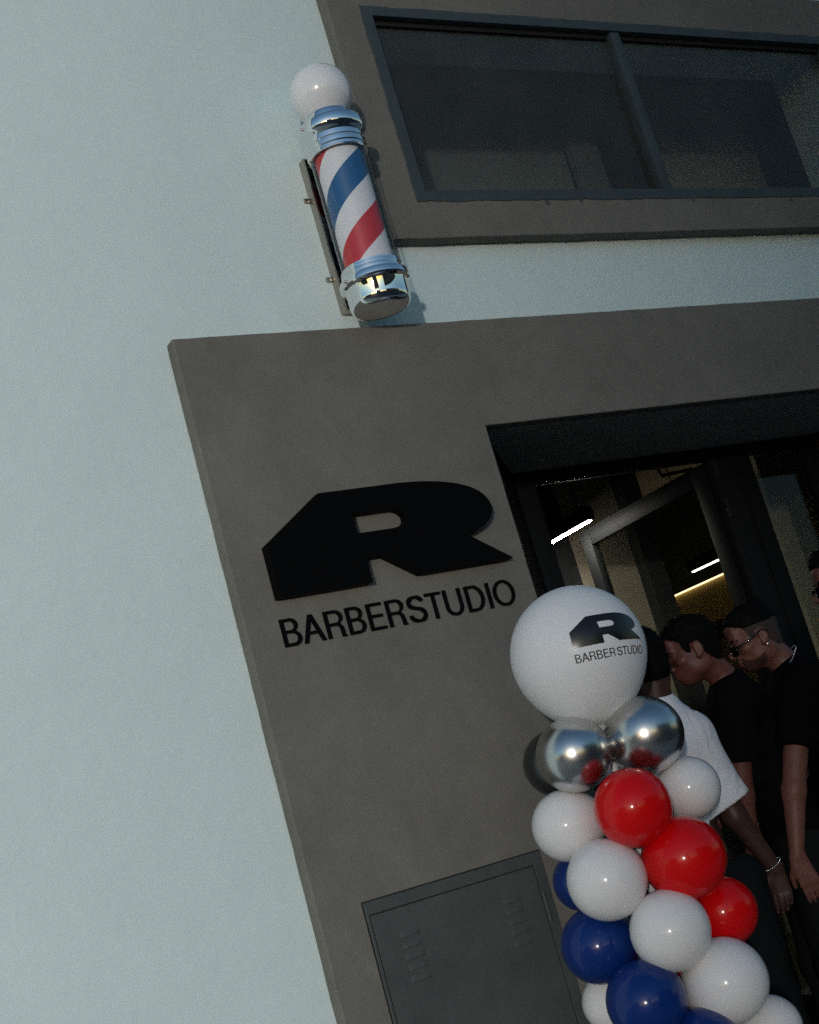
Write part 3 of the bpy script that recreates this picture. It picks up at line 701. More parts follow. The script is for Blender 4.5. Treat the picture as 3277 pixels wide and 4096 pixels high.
def frame(face, pitch=0.0, roll=0.0):
    """columns: person's right, forward, up.  face = horizontal facing vector; pitch down positive (deg)"""
    f = Vector((face[0], face[1], 0)).normalized(); up = Vector((0, 0, 1)); r = f.cross(up).normalized()
    q = Matrix.Rotation(R(-pitch), 3, r) @ Matrix.Rotation(R(roll), 3, f)
    r, f, up = q @ r, q @ f, q @ up
    return np.array([[r.x, f.x, up.x], [r.y, f.y, up.y], [r.z, f.z, up.z]])
def head_prims(c, Fm, s=1.0):
    c = np.array(c, float)
    P = lambda x, y, z: c + Fm @ (np.array((x, y, z)) * s)
    E = lambda p, r, k=0.02: ell(P(*p), np.array(r) * s, Fm, k)
    C = lambda a, b, ra, rb, k=0.012: cone(P(*a), P(*b), ra * s, rb * s, k)
    L = [E((0, -0.012, 0.040), (0.075, 0.097, 0.082)), E((0, 0.030, -0.045), (0.060, 0.062, 0.066), 0.035), E((0, 0.058, -0.090), (0.030, 0.028, 0.022), 0.025)]
    for q in (-1, 1):
        L += [E((q * 0.042, 0.055, -0.020), (0.026, 0.028, 0.022), 0.02), E((q * 0.050, 0.000, -0.060), (0.016, 0.035, 0.028), 0.03)]
    L += [E((0, 0.080, 0.022), (0.046, 0.016, 0.012), 0.018), E((0, 0.078, 0.055), (0.045, 0.016, 0.030), 0.025), E((0, 0.076, -0.063), (0.030, 0.024, 0.026), 0.02)]
    for q in (-1, 1): L.append(cut(E((q * 0.031, 0.102, 0.000), (0.017, 0.015, 0.012), 0.012)))
    for q in (-1, 1): L.append(E((q * 0.031, 0.078, 0.000), (0.0125, 0.0125, 0.0115), 0.004))
    L += [C((0, 0.090, 0.014), (0, 0.116, -0.026), 0.008, 0.0115, 0.012), E((0, 0.112, -0.032), (0.013, 0.013, 0.010), 0.008)]
    for q in (-1, 1): L.append(E((q * 0.013, 0.101, -0.034), (0.008, 0.011, 0.008), 0.008))
    L += [E((0, 0.098, -0.057), (0.023, 0.009, 0.0058), 0.006), E((0, 0.096, -0.071), (0.020, 0.010, 0.0068), 0.005)]
    L.append(cut(E((0, 0.109, -0.0638), (0.024, 0.008, 0.0016), 0.004)))
    for q in (-1, 1):
        L += [E((q * 0.079, -0.012, -0.004), (0.009, 0.019, 0.031), 0.010), E((q * 0.077, -0.002, -0.028), (0.007, 0.010, 0.012), 0.008)]
        L.append(cut(E((q * 0.090, -0.008, -0.002), (0.008, 0.010, 0.018), 0.006)))
    return L, P
def hand_prims(w, d, side, length=0.18, curl=35, spread=0.0, thumb=1):
    """w wrist, d pointing direction, side = thumb side; the palm closes towards d x side"""
    w = np.array(w, float); d = np.array(d, float); d /= np.linalg.norm(d); side = np.array(side, float); side -= d * (side @ d); side /= np.linalg.norm(side)
    nrm = np.cross(d, side) * thumb; s = length / 0.18; L = []
    for i, (o, fl) in enumerate(((0.027, 0.072), (0.009, 0.080), (-0.009, 0.075), (-0.026, 0.058))):
        k0 = w + d * 0.088 * s + side * o * s - nrm * 0.004 * abs(i - 1.2)
        L.append(cone(w + side * o * 0.55 * s, k0, 0.0165 * s, 0.0115 * s, 0.012))
        p = k0; dirn = d + side * o * 2 * spread
        for j, f in enumerate((0.45, 0.30, 0.25)):
            a = R(curl * (0.45 + 0.55 * j + 0.12 * i)); q = p + (dirn * math.cos(a) + nrm * math.sin(a)) * fl * f * s
            L.append(cone(p, q, (0.0092 - 0.0008 * j) * s, (0.0086 - 0.001 * j) * s, 0.0035)); p = q
    b = w + d * 0.022 * s + side * 0.022 * s; q = b + (d * 0.75 + side * 0.55 + nrm * 0.25) * 0.042 * s; e = q + (d * 0.92 + side * 0.1 + nrm * 0.3) * 0.042 * s
    L += [cone(b, q, 0.0155 * s, 0.0115 * s, 0.012), cone(q, e, 0.0105 * s, 0.0085 * s, 0.004)]
    return L
def wrinkle(amp, sc, seed):
    a = np.random.RandomState(seed).normal(size=(5, 3)) * sc; ph = np.random.RandomState(seed + 1).rand(5) * 6
    def f(X, Y, Z): return amp * sum(np.sin(a[i, 0] * X + a[i, 1] * Y + a[i, 2] * Z * 0.7 + ph[i] + 1.3 * np.sin(9 * Z + 7 * X + i)) for i in range(5)) / 2.2
    return f
def half(p, nrm):
    p = np.array(p, float); nrm = np.array(nrm, float) / np.linalg.norm(nrm)
    return lambda X, Y, Z: (X - p[0]) * nrm[0] + (Y - p[1]) * nrm[1] + (Z - p[2]) * nrm[2]
def skin_mat(name, col):
    return mat(name, col, 0.5, spec=0.35, vary=(38, 0.14), bump=(420, 0.12, 0.001), sss=0.12)
def cloth(name, col):
    m = mat(name, col, 0.95, spec=0.04, bump=(900, 0.25, 0.0006), vary=(7, 0.06)); N = m.node_tree.nodes; L = m.node_tree.links
    tc = N.new('ShaderNodeTexCoord'); mp = N.new('ShaderNodeMapping'); mp.inputs['Rotation'].default_value = (0.3, 0.7, 0.4); mp.inputs['Scale'].default_value = (1.0, 1.0, 0.45)
    nz = N.new('ShaderNodeTexNoise'); nz.inputs['Scale'].default_value = 13; nz.inputs['Detail'].default_value = 3; nz.inputs['Distortion'].default_value = 0.9
    L.new(tc.outputs['Object'], mp.inputs['Vector']); L.new(mp.outputs['Vector'], nz.inputs['Vector'])
    b = N.new('ShaderNodeBump'); b.inputs['Strength'].default_value = 0.55; b.inputs['Distance'].default_value = 0.03; L.new(nz.outputs['Fac'], b.inputs['Height'])
    P = N['Principled BSDF']; old = P.inputs['Normal'].links[0].from_socket; L.new(old, b.inputs['Normal']); L.new(b.outputs['Normal'], P.inputs['Normal'])
    return m
M['skin_a'] = skin_mat('skin_brown', (0.055, 0.026, 0.019)); M['skin_b'] = skin_mat('skin_tan', (0.13, 0.048, 0.036)); M['skin_c'] = skin_mat('skin_light', (0.17, 0.072, 0.054))
M['hair'] = mat('black_hair', (0.0022, 0.002, 0.002), 0.7, spec=0.1, bump=(380, 0.5, 0.002)); M['fade'] = mat('cropped_hair', (0.038, 0.023, 0.019), 0.8, vary=(300, 0.35))
M['beard'] = mat('dark_beard', (0.060, 0.030, 0.024), 0.8, spec=0.1, bump=(500, 0.8, 0.002), vary=(260, 0.5))
M['tee_w'] = cloth('white_cotton', (0.72, 0.73, 0.75)); M['tee_k'] = cloth('black_cotton', (0.0035, 0.0035, 0.004)); M['tee_k2'] = cloth('washed_black_cotton', (0.0045, 0.0045, 0.005))
M['trousers'] = cloth('dark_trousers', (0.009, 0.011, 0.012)); M['trousers_g'] = cloth('grey_trousers', (0.030, 0.034, 0.033)); M['shoe'] = mat('black_shoes', (0.012, 0.012, 0.012), 0.5)
M['silver'] = mat('silver', (0.75, 0.74, 0.72), 0.18, 1.0); M['specs'] = mat('black_spectacles', (0.006, 0.006, 0.007), 0.15, coat=0.4); M['lens'] = glass_pane('spectacle_lens', (0.14, 0.15, 0.15)); M['eye'] = mat('eye', (0.5, 0.48, 0.45), 0.1)

def hair_obj(person, c, Fm, line, thick, top_extra, amp, seed, m, name='hair', s=1.0, extra=(), lower=None, tuft=None):
    """cap of hair over the skull; line = [(forward, lowest up)] hairline in head space"""
    c = np.array(c, float); ys = np.array([a for a, b in line]); zs = np.array([b for a, b in line])
    P = lambda x, y, z: c + Fm @ (np.array((x, y, z)) * s)
    pr = [ell(P(0, -0.012, 0.040), np.array((0.075 + thick, 0.097 + thick, 0.082 + thick)) * s, Fm, 0.02)]
    if top_extra: pr.append(ell(P(0, 0.0, 0.062 + top_extra), np.array((0.062, 0.088, 0.062)) * s, Fm, 0.03))
    pr.append(ell(P(0, -0.045, -0.030), np.array((0.056 + thick, 0.050 + thick, 0.060)) * s, Fm, 0.03))
    for e in extra: pr.append(ell(P(*e[0]), np.array(e[1]) * s, Fm, 0.015))
    def loc(X, Y, Z):
        q = [X - c[0], Y - c[1], Z - c[2]]
        return [(Fm[0][j] * q[0] + Fm[1][j] * q[1] + Fm[2][j] * q[2]) / s for j in range(3)]
    def plane(X, Y, Z):
        x, y, z = loc(X, Y, Z); lim = np.interp(y, ys, zs) + 0.002 * np.sin(x * 190) + 0.0015 * np.sin(y * 330 + x * 80)
        d = (lim - z) * 0.7
        return d if lower is None else np.maximum(d, z - lower)
    rs = np.random.RandomState(seed); kk = rs.normal(size=(7, 3)) * 150; ph = rs.rand(7) * 6
    def nz(X, Y, Z):
        x, y, z = loc(X, Y, Z); w = np.clip((z - 0.02) / 0.08, 0.15, 1)
        return amp * w * sum(np.sin(kk[i, 0] * X + kk[i, 1] * Y + kk[i, 2] * Z + ph[i]) for i in range(7)) / 2.6
    o = vol_obj(name, pr, 0.0042, m, person, [plane], nz if amp else None, 0)
    if tuft: add_tufts(o, tuft, rs)
    return o
def add_tufts(o, tuft, rs):
    """short tapering locks over the hair so that its outline breaks up"""
    n, ln, wd = tuft; me = o.data; bm = bmesh.new(); bm.from_mesh(me); bm.normal_update(); fs = list(bm.faces); new = []
    for f in [fs[i] for i in rs.randint(0, len(fs), n)]:
        c = f.calc_center_median(); nv = f.normal.copy(); t = Vector(rs.normal(size=3)); t = (t - nv * t.dot(nv)).normalized(); b = nv.cross(t)
        L = ln * (0.5 + rs.rand()); w = wd * (0.7 + 0.6 * rs.rand()); lean = t * (0.4 + 0.9 * rs.rand())
        base = [c - nv * 0.001 + t * w, c - nv * 0.001 - t * w * 0.5 + b * w, c - nv * 0.001 - t * w * 0.5 - b * w]; d = (nv + lean).normalized(); mid = [p * 0.45 + (c + d * L * 0.55) * 0.55 for p in base]; tip = c + d * L * 0.8 + (nv * -0.3 + t) * L * 0.35
        new.append((base, mid, tip))
    for base, mid, tip in new:
        v = [bm.verts.new(p) for p in base]; u = [bm.verts.new(p) for p in mid]; e = bm.verts.new(tip)
        for k in range(3):
            bm.faces.new((v[k], v[(k + 1) % 3], u[(k + 1) % 3], u[k])); bm.faces.new((u[k], u[(k + 1) % 3], e))
    bm.to_mesh(me); bm.free(); me.shade_smooth()

def eyebrows(person, P, m):
    L = []
    for q in (-1, 1):
        pts = [(q * 0.014, 0.0975, 0.020), (q * 0.030, 0.0935, 0.0265), (q * 0.048, 0.078, 0.021)]
        L += [cone(P(*pts[0]), P(*pts[1]), 0.0042, 0.0042, 0.004), cone(P(*pts[1]), P(*pts[2]), 0.0042, 0.0025, 0.004)]
    vol_obj('eyebrows', L, 0.0028, m, person, (), None, 0)

def torso_prims(neck, pelvis, Fm, g=0.0, k=0.06, broad=1.0):
    """neck base to pelvis centre; Fm gives right/forward"""
    n = np.array(neck, float); p = np.array(pelvis, float); r = Fm[:, 0]; f = Fm[:, 1]
    at_ = lambda t: n + (p - n) * t
    E = lambda c, rr: ell(c, rr, Fm, k)
    return [E(at_(0.22) + f * 0.005, (0.155 * broad + g, 0.100 + g, 0.150 + g)), E(at_(0.45) + f * 0.01, (0.145 * broad + g, 0.102 + g, 0.17 + g)), E(at_(0.75), (0.140 * broad + g, 0.100 + g, 0.16 + g)),
            E(p, (0.150 * broad + g, 0.108 + g, 0.12 + g)), cone(n + r * 0.135 * broad - v3(0, 0, 0.055), n - r * 0.135 * broad - v3(0, 0, 0.055), 0.060 + g, 0.060 + g, k)]
def legs(pelvis, Fm, feet, g=0.0):
    p = np.array(pelvis, float); r = Fm[:, 0]; f = Fm[:, 1]; out = []
    for q, ft in zip((1, -1), feet):
        ft = np.array(ft, float); hip = p + r * 0.085 * q - v3(0, 0, 0.03); ank = ft + v3(0, 0, 0.09); kn = (hip + ank) / 2 + f * 0.025
        out += [cone(hip, kn, 0.085 + g, 0.058 + g, 0.04), cone(kn, ank, 0.056 + g * 1.2, 0.040 + g * 1.3, 0.03)]
    return out
def shoes(person, feet, Fm):
    f = Fm[:, 1]
    for ft in feet:
        ft = np.array(ft, float)
        vol_obj('shoe', [ell(ft + f * 0.06 + v3(0, 0, 0.040), (0.047, 0.125, 0.040), Fm, 0.03), ell(ft - f * 0.02 + v3(0, 0, 0.065), (0.042, 0.055, 0.055), Fm, 0.03)], 0.009, M['shoe'], person, [half(ft + v3(0, 0, 0.006), (0, 0, -1))])
def ring_pts(c, nrm, rx, ry, u, n=40):
    c = Vector(c); nrm = Vector(nrm).normalized(); u = Vector(u); u = (u - nrm * u.dot(nrm)).normalized(); w = nrm.cross(u)
    return [c + u * (rx * math.cos(2 * PI * i / n)) + w * (ry * math.sin(2 * PI * i / n)) for i in range(n)]
def reparent(o, person):
    o.parent = person; o.matrix_parent_inverse = Matrix.Translation(-person.location); return o
def spectacles(person, c, Fm, dark=False, s=1.0, dz=0.0, name='glasses'):
    c = np.array(c, float); P = lambda x, y, z: Vector(c + Fm @ (np.array((x, y, z)) * s))
    bm = bmesh.new(); me_parts = []
    root = None
    for q in (-1, 1):
        pts = []
        for i in range(28):
            a = 2 * PI * i / 28; ca, sa = math.cos(a), math.sin(a)
            x = 0.026 * math.copysign(abs(ca) ** 0.7, ca); z = 0.019 * math.copysign(abs(sa) ** 0.7, sa)
            pts.append(P(q * 0.034 + x, 0.114 - abs(q * 0.034 + x) * 0.22, dz - 0.004 + z))
        o = tube('rim' if root else name, pts, 0.0034, M['specs'], None, 8, True)
        reparent(o, person) if root is None else None
        if root is None: root = o
        else: o.parent = root
        b2 = bmesh.new(); b2.faces.new([b2.verts.new(p) for p in pts]); l = bm_obj('lens', b2, M['specs'] if dark else M['lens'], None); l.parent = root
        t = tube('temple', [P(q * 0.060, 0.101, dz + 0.004), P(q * 0.073, 0.085, dz + 0.007), P(q * 0.081, 0.02, dz + 0.014), P(q * 0.084, -0.012, 0.020), P(q * 0.082, -0.035, 0.005)], 0.0036, M['specs'], None, 8); t.parent = root
    t = tube('bridge', [P(-0.009, 0.112, dz + 0.004), P(0, 0.116, dz + 0.007), P(0.009, 0.112, dz + 0.004)], 0.0026, M['specs'], None, 8); t.parent = root
def beads(name, pts, r, m, person):
    bm = bmesh.new()
    for p in pts: bmesh.ops.create_icosphere(bm, subdivisions=1, radius=r, matrix=Matrix.Translation(p))
    return reparent(bm_obj(name, bm, m, None, True), person)
def chain_along(pts, step):
    out = []; acc = 0
    for a, b in zip(pts, pts[1:] + pts[:1]):
        L = (b - a).length; t = acc
        while t < L: out.append(a + (b - a) * (t / L)); t += step
        acc = t - L
    return out

def person(label, loc): 
    o = empty('person', loc); return tag(o, label, 'person', 'people gathered at the doorway')
HL_SHORT = [(-0.12, -0.075), (-0.07, -0.07), (-0.035, -0.035), (-0.016, 0.022), (0.010, 0.030), (0.016, -0.012), (0.034, -0.006), (0.042, 0.045), (0.062, 0.066), (0.085, 0.082), (0.12, 0.095)]
HL_TOP = [(-0.12, 0.050), (-0.07, 0.045), (0.0, 0.050), (0.045, 0.055), (0.062, 0.068), (0.085, 0.086), (0.12, 0.10)]
HL_FULL = [(-0.12, -0.11), (-0.06, -0.10), (-0.03, -0.06), (-0.014, 0.020), (0.010, 0.030), (0.018, -0.02), (0.036, -0.012), (0.044, 0.045), (0.062, 0.066), (0.085, 0.082), (0.12, 0.095)]

# --- man with spectacles, in black, seen in profile
f3 = (-0.90, 0.44); H3 = v3(3.880, -0.068, 1.700); Fh = frame(f3, 10); Fb = frame(f3, 14)
p3 = person('man in black T-shirt with spectacles, beard, earring and neck chain, in profile at the doorway', (4.02, -0.12, 0))
hp, P = head_prims(H3, Fh); nk = v3(3.975, -0.108, 1.535); pel = v3(4.075, -0.165, 0.94)
Lv = -Fb[:, 0]
lsh = nk + Lv * 0.160 + v3(-0.080, -0.010, -0.075); lel = v3(3.660, -0.245, 1.120); lwr = v3(3.605, -0.215, 0.905)
rsh = nk - Lv * 0.165 + v3(0, 0, -0.065); rel = rsh + v3(-0.03, 0.05, -0.30); rwr = rel + v3(-0.17, 0.02, -0.16)
feet = [np.array((4.10, -0.06, 0.0)), np.array((4.02, -0.26, 0.0))]
body = hp + [cone(P(0, -0.028, -0.050), nk + v3(0, 0, 0.01), 0.054, 0.060, 0.03)] + torso_prims(nk, pel, Fb) + legs(pel, Fb, feet)
body += [cone(lsh, lel, 0.052, 0.041, 0.03), cone(lel, lwr, 0.043, 0.027, 0.02), cone(rsh, rel, 0.052, 0.041, 0.03), cone(rel, rwr, 0.042, 0.027, 0.02)]
body += hand_prims(lwr - v3(0, 0, 0.01), (0.22, 0.02, -0.97), (-0.8, 0.5, 0.1), 0.185, 16, 0.3, thumb=1) + hand_prims(rwr, (-0.8, 0.1, -0.5), (-0.3, 0.2, 0.9), 0.18, 45, thumb=-1)
vol_obj('body', body, 0.0055, M['skin_c'], p3)
eyebrows(p3, P, M['hair'])
hair_obj(p3, H3, Fh, HL_TOP, 0.010, 0.012, 0.002, 3, M['hair'], extra=[((0, -0.062, 0.115), (0.036, 0.036, 0.034))], tuft=(1500, 0.006, 0.0011))
hair_obj(p3, H3, Fh, HL_SHORT, 0.0022, 0, 0.0, 3, M['fade'], 'cropped_sides', lower=0.056)
g_ = 0.0009
bp_ = [ell(P(0, 0.030, -0.045), (0.060 + g_, 0.062 + g_, 0.066 + g_), Fh, 0.035), ell(P(0, 0.058, -0.090), (0.030 + g_, 0.028 + g_ * 2, 0.022 + g_ * 2), Fh, 0.025), ell(P(0, 0.076, -0.063), (0.030 + g_ * 0.6, 0.024 + g_ * 0.6, 0.026 + g_ * 0.6), Fh, 0.02)]
bp_ += [ell(P(q * 0.050, 0.0, -0.060), (0.016 + g_, 0.035 + g_, 0.028 + g_), Fh, 0.03) for q in (-1, 1)]
def beard_cut(X, Y, Z):
    q = [X - H3[0], Y - H3[1], Z - H3[2]]; x, y, z = [(Fh[0][j] * q[0] + Fh[1][j] * q[1] + Fh[2][j] * q[2]) for j in range(3)]
    return np.maximum((z - np.interp(y, [-0.01, 0.012, 0.03, 0.055, 0.072, 0.085, 0.10, 0.12], [-0.060, -0.062, -0.068, -0.072, -0.062, -0.048, -0.045, -0.045])) * 0.7, 0.006 - y)
vol_obj('beard', bp_, 0.0036, M['beard'], p3, [beard_cut], wrinkle(0.0005, 300, 5), 1)
spectacles(p3, H3, Fh, dz=-0.008)
er = Vector(P(-0.088, -0.010, -0.040)); reparent(tube('earring', ring_pts(er, Fh[:, 1], 0.0075, 0.0075, (0, 0, 1), 16), 0.0022, M['silver'], None, 6, True), p3)
beads('necklace', chain_along(ring_pts(Vector(nk) + Vector((0.0, 0.0, 0.044)) + Vector(Fb[:, 1]) * 0.024, Vector(Fb[:, 2]) * 0.86 + Vector(Fb[:, 1]) * 0.5, 0.086, 0.084, Fb[:, 0], 60), 0.0062), 0.0034, M['silver'], p3)
tee = torso_prims(nk, pel + v3(0, 0, 0.02), Fb, 0.020, 0.06) + [cone(nk + v3(0, 0, -0.03), nk + v3(0, 0, 0.012), 0.09, 0.073, 0.03)]
sd = (lel - lsh) / np.linalg.norm(lel - lsh)
lh = lsh + sd * 0.22; tee += [cone(lsh + v3(0, 0, 0.0), lsh + sd * 0.26, 0.072, 0.082, 0.05)]
rd = (rel - rsh) / np.linalg.norm(rel - rsh); tee += [cone(rsh, rsh + rd * 0.24, 0.072, 0.08, 0.05)]
vol_obj('t_shirt', tee, 0.0085, M['tee_k'], p3, [lambda X, Y, Z: np.minimum(half(lh, sd)(X, Y, Z), 99) if False else np.where(((X - lsh[0]) * Lv[0] + (Y - lsh[1]) * Lv[1]) > -0.035, half(lh, sd)(X, Y, Z), -1.0), half(pel + v3(0, 0, -0.10), (0, 0, -1))], wrinkle(0.004, 22, 4))
vol_obj('trousers', legs(pel, Fb, feet, 0.020) + [ell(pel, (0.162, 0.12, 0.12), Fb, 0.05)], 0.010, M['trousers_g'], p3, [half(pel + v3(0, 0, 0.06), (0, 0, 1))], wrinkle(0.004, 20, 8))
shoes(p3, feet, Fb)

# --- younger man, black T-shirt, profile
f2 = (-0.84, 0.54); H2 = v3(3.570, -0.060, 1.708); Fh = frame(f2, 9); Fb = frame(f2, 12)
p2 = person('short haired man in black T-shirt leaning forward in profile, behind the white T-shirt', (3.72, -0.06, 0))
hp, P = head_prims(H2, Fh); nk = v3(3.678, -0.080, 1.545); pel = v3(3.775, -0.06, 0.93); Lv = -Fb[:, 0]
lsh = nk + Lv * 0.150 + v3(-0.028, 0.014, -0.065); lel = v3(3.542, -0.113, 1.150); lwr = v3(3.527, -0.083, 0.935)
rsh = nk - Lv * 0.15 + v3(0, 0, -0.06); rel = rsh + v3(-0.02, 0.04, -0.29); rwr = rel + v3(-0.18, 0.05, -0.14)
feet = [np.array((3.80, 0.06, 0.0)), np.array((3.73, -0.14, 0.0))]
body = hp + [cone(P(0, -0.030, -0.050), nk + v3(0, 0, 0.01), 0.051, 0.056, 0.03)] + torso_prims(nk, pel, Fb, -0.006) + legs(pel, Fb, feet)
body += [cone(lsh, lel, 0.048, 0.038, 0.03), cone(lel, lwr, 0.040, 0.025, 0.02), cone(rsh, rel, 0.048, 0.038, 0.03), cone(rel, rwr, 0.039, 0.025, 0.02)]
body += hand_prims(lwr, (0.02, 0.05, -1), (-0.85, 0.5, 0), 0.175, 42, thumb=1) + hand_prims(rwr, (-0.8, 0.2, -0.5), (-0.3, 0.2, 0.9), 0.17, 45, thumb=-1)
vol_obj('body', body, 0.0055, M['skin_b'], p2)
eyebrows(p2, P, M['hair'])
hair_obj(p2, H2, Fh, HL_SHORT, 0.006, 0.008, 0.0035, 9, M['hair'], tuft=(2600, 0.011, 0.0016))
tee = torso_prims(nk, pel + v3(0, 0, 0.02), Fb, 0.014, 0.06) + [cone(nk + v3(0, 0, -0.03), nk + v3(0, 0, 0.008), 0.085, 0.068, 0.03)]
sd2 = (lel - lsh) / np.linalg.norm(lel - lsh); lh2 = lsh + sd2 * 0.21; lsh2 = lsh; Lv2 = Lv
tee += [cone(lsh, lsh + sd2 * 0.25, 0.068, 0.078, 0.05)]
rd = (rel - rsh) / np.linalg.norm(rel - rsh); tee += [cone(rsh, rsh + rd * 0.22, 0.068, 0.075, 0.05)]
vol_obj('t_shirt', tee, 0.0085, M['tee_k2'], p2, [lambda X, Y, Z: np.where(((X - lsh2[0]) * Lv2[0] + (Y - lsh2[1]) * Lv2[1]) > -0.035, half(lh2, sd2)(X, Y, Z), -1.0), half(pel + v3(0, 0, -0.10), (0, 0, -1))], wrinkle(0.004, 22, 14))
vol_obj('trousers', legs(pel, Fb, feet, 0.018) + [ell(pel, (0.158, 0.118, 0.12), Fb, 0.05)], 0.010, M['trousers'], p2, [half(pel + v3(0, 0, 0.06), (0, 0, 1))], wrinkle(0.004, 20, 18))
shoes(p2, feet, Fb)

# --- person in the white T-shirt, seen from behind
f1 = (0.30, 0.95); H1 = v3(3.270, -0.134, 1.690); Fh = frame(f1, 8, -6); Fb = frame((0.42, 0.91), 6)
p1 = person('person with black hair and loose white T-shirt seen from behind, beside the balloon column', (3.30, -0.12, 0))
hp, P = head_prims(H1, Fh); nk = v3(3.262, -0.142, 1.512); pel = v3(3.305, -0.085, 0.90); r1 = Fb[:, 0]
rsh = nk + r1 * 0.088 + v3(0, 0, -0.120); rel = v3(3.405, -0.197, 1.095); rwr = v3(3.500, -0.200, 0.890)
lsh = nk - r1 * 0.16 + v3(0, 0, -0.07); lel = lsh + v3(-0.05, -0.02, -0.28); lwr = lel + v3(0.02, 0.12, -0.22)
feet = [np.array((3.40, -0.14, 0.0)), np.array((3.22, -0.08, 0.0))]
body = hp + [cone(P(0, -0.030, -0.050), nk + v3(0, 0, 0.01), 0.053, 0.060, 0.03)] + torso_prims(nk, pel, Fb, -0.012, 0.06, 0.66) + legs(pel, Fb, feet)
body += [cone(rsh, rel, 0.050, 0.040, 0.03), cone(rel, rwr, 0.042, 0.027, 0.02), cone(lsh, lel, 0.050, 0.040, 0.03), cone(lel, lwr, 0.041, 0.026, 0.02)]
body += hand_prims(rwr, (0.02, 0.06, -1), (-0.55, 0.6, 0), 0.185, 40, thumb=-1) + hand_prims(lwr, (0, 0.2, -1), (0.5, 0.85, 0), 0.18, 40, thumb=1)
vol_obj('body', body, 0.0055, M['skin_a'], p1)
hair_obj(p1, H1, Fh, HL_FULL, 0.011, 0.010, 0.003, 29, M['hair'], tuft=(2600, 0.012, 0.0016))
tee = torso_prims(nk, pel + v3(0, 0, 0.02), Fb, 0.018, 0.06, 0.74)[:-1] + [cone(nk - v3(0, 0, 0.045), nk + r1 * 0.10 + v3(0, 0, -0.105), 0.066, 0.072, 0.05)] + [cone(nk + v3(0, 0, -0.03), nk + v3(0, 0, 0.010), 0.09, 0.072, 0.03)]
sd1 = (rel - rsh) / np.linalg.norm(rel - rsh); lh1 = rsh + sd1 * 0.255; rsh1 = rsh; r1v = r1
tee += [cone(rsh - r1 * 0.01 + v3(0, 0, -0.01), rsh + sd1 * 0.33, 0.076, 0.092, 0.06)]
ld1 = (lel - lsh) / np.linalg.norm(lel - lsh); tee += [cone(lsh, lsh + ld1 * 0.24, 0.072, 0.09, 0.05)]
vol_obj('t_shirt', tee, 0.0075, M['tee_w'], p1, [lambda X, Y, Z: np.where(((X - rsh1[0]) * r1v[0] + (Y - rsh1[1]) * r1v[1]) > -0.055, half(lh1, sd1 + r1v * 0.12)(X, Y, Z), -1.0), half(pel + v3(0, 0, 0.02), (0, 0, -1))], wrinkle(0.0045, 20, 24))
vol_obj('trousers', legs(pel, Fb, feet, 0.022) + [ell(pel, (0.16, 0.12, 0.12), Fb, 0.05)], 0.010, M['trousers'], p1, [half(pel + v3(0, 0, 0.06), (0, 0, 1))], wrinkle(0.004, 20, 28))
shoes(p1, feet, Fb)
wd = Vector(rwr - rel).normalized()
beads('bracelet', chain_along(ring_pts(Vector(rwr) - wd * 0.012, wd, 0.036, 0.033, (1, 0, 0.2), 40), 0.0075), 0.0042, M['silver'], p1)

# --- man at the picture's right edge with sunglasses
f4 = (-0.88, 0.47); H4 = v3(3.818, -0.652, 1.765); Fh = frame(f4, 4); Fb = frame(f4, 4)
p4 = person('man with dark curly hair and sunglasses cut off by the right edge', (3.87, -0.68, 0))
hp, P = head_prims(H4, Fh); nk = v3(3.865, -0.680, 1.585); pel = v3(3.90, -0.70, 0.97); Lv = -Fb[:, 0]
sh = [nk + Lv * 0.17 * q + v3(0, 0, -0.065) for q in (1, -1)]; feet = [np.array((3.93, -0.60, 0)), np.array((3.86, -0.80, 0))]
body = hp + [cone(P(0, -0.028, -0.050), nk + v3(0, 0, 0.01), 0.054, 0.060, 0.03)] + torso_prims(nk, pel, Fb) + legs(pel, Fb, feet)
for q, s_ in zip((1, -1), sh):
    e_ = s_ + Lv * 0.05 * q + v3(0.06, -0.03, -0.29); w_ = e_ + v3(0.0, 0.0, -0.24)
    body += [cone(s_, e_, 0.05, 0.04, 0.03), cone(e_, w_, 0.041, 0.027, 0.02)] + hand_prims(w_, (-0.1, 0.05, -1), (-0.85, 0.5, 0), 0.18, 30, thumb=q)
vol_obj('body', body, 0.0065, M['skin_b'], p4)
eyebrows(p4, P, M['hair'])
hair_obj(p4, H4, Fh, HL_SHORT, 0.010, 0.014, 0.006, 39, M['hair'], tuft=(2200, 0.013, 0.0018))
spectacles(p4, H4, Fh, True, dz=-0.004, name='sunglasses')
tee = torso_prims(nk, pel + v3(0, 0, 0.02), Fb, 0.018, 0.06) + [cone(nk + v3(0, 0, -0.03), nk + v3(0, 0, 0.012), 0.09, 0.073, 0.03)]
for q, s_ in zip((1, -1), sh): tee.append(cone(s_, s_ + Lv * 0.04 * q + v3(0.05, -0.02, -0.21), 0.07, 0.075, 0.05))
vol_obj('t_shirt', tee, 0.010, M['tee_k'], p4, [half(pel + v3(0, 0, -0.10), (0, 0, -1))], wrinkle(0.004, 22, 34))
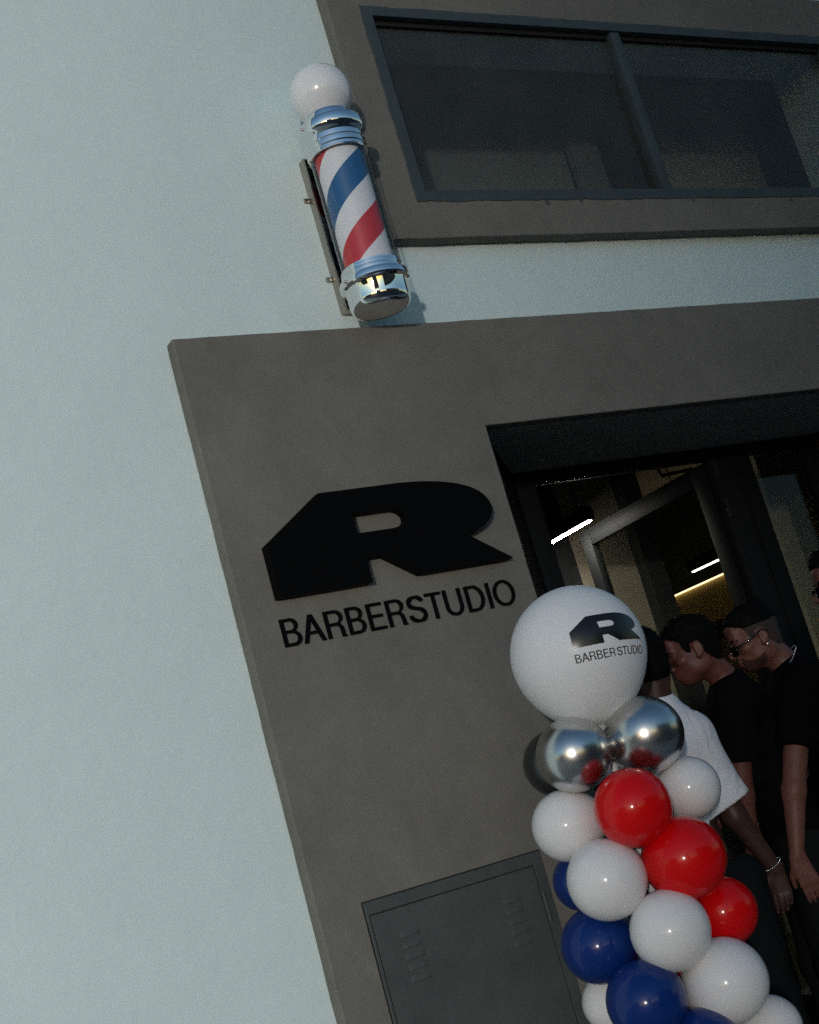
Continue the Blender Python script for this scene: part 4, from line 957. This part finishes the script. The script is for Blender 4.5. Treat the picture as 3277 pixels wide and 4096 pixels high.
vol_obj('trousers', legs(pel, Fb, feet, 0.020) + [ell(pel, (0.162, 0.12, 0.12), Fb, 0.05)], 0.011, M['trousers'], p4, [half(pel + v3(0, 0, 0.06), (0, 0, 1))])
shoes(p4, feet, Fb)

# ------------------------------------------------------------------ across the street (seen in the chrome)
def far_house(x0, x1, y0, y1, h, label, face_y):
    o = empty('town_house', ((x0 + x1) / 2, (y0 + y1) / 2, -0.12)); tag(o, label, 'building')
    box('wall', x0, x1, y0, y1, -0.12, h, M['house'], o)
    box('roof', x0 - 0.3, x1 + 0.3, y0 - 0.3, y1 + 0.3, h + 0.001, h + 0.35, M['roof'], o)
    n = max(2, int((x1 - x0) / 3.2)); y = face_y
    for i in range(n):
        for z in (0.9, 3.9):
            if z + 1.6 < h:
                cx = x0 + (i + 0.5) * (x1 - x0) / n
                box('window', cx - 0.55, cx + 0.55, y - 0.02, y + 0.03, z, z + 1.5, M['house_glass'], o)
far_house(2.5, 24, -30, -19, 6.4, 'brown two storey house across the street, reflected in the chrome', -19)
far_house(-46, -27, -20, -9, 5.5, 'brown low house far to the left across the street', -9)

# unseen block added sunward so its soft shadow edge crosses the shop front
sh = Vector((sdir.x, sdir.y, 0)).normalized(); er_ = Vector((-sh.y, sh.x, 0)); er_ = er_ if er_.x > 0 else -er_
A_ = sh * 90 + er_ * 2.3
blk = empty('added_shade_block', (A_.x, A_.y, -0.12)); tag(blk, 'tall unseen block added far behind the viewer to shade the shop front', 'building')
pts_ = [A_, A_ + er_ * 26, A_ + er_ * 26 + sh * 13, A_ + sh * 13]
prism('wall', [(p.x, p.y) for p in pts_], -0.12, 21.0, M['house'], blk)
prism('roof', [(p.x, p.y) for p in pts_], 21.001, 21.3, M['roof'], blk)
for i_ in range(7):
    for k_ in range(6):
        c_ = A_ + er_ * (2.0 + i_ * 3.6) - sh * 0.01; q_ = [c_, c_ + er_ * 1.6, c_ + er_ * 1.6 - sh * 0.06, c_ - sh * 0.06]
        prism('window', [(p.x, p.y) for p in q_], 1.2 + k_ * 3.2, 2.9 + k_ * 3.2, M['house_glass'], blk)
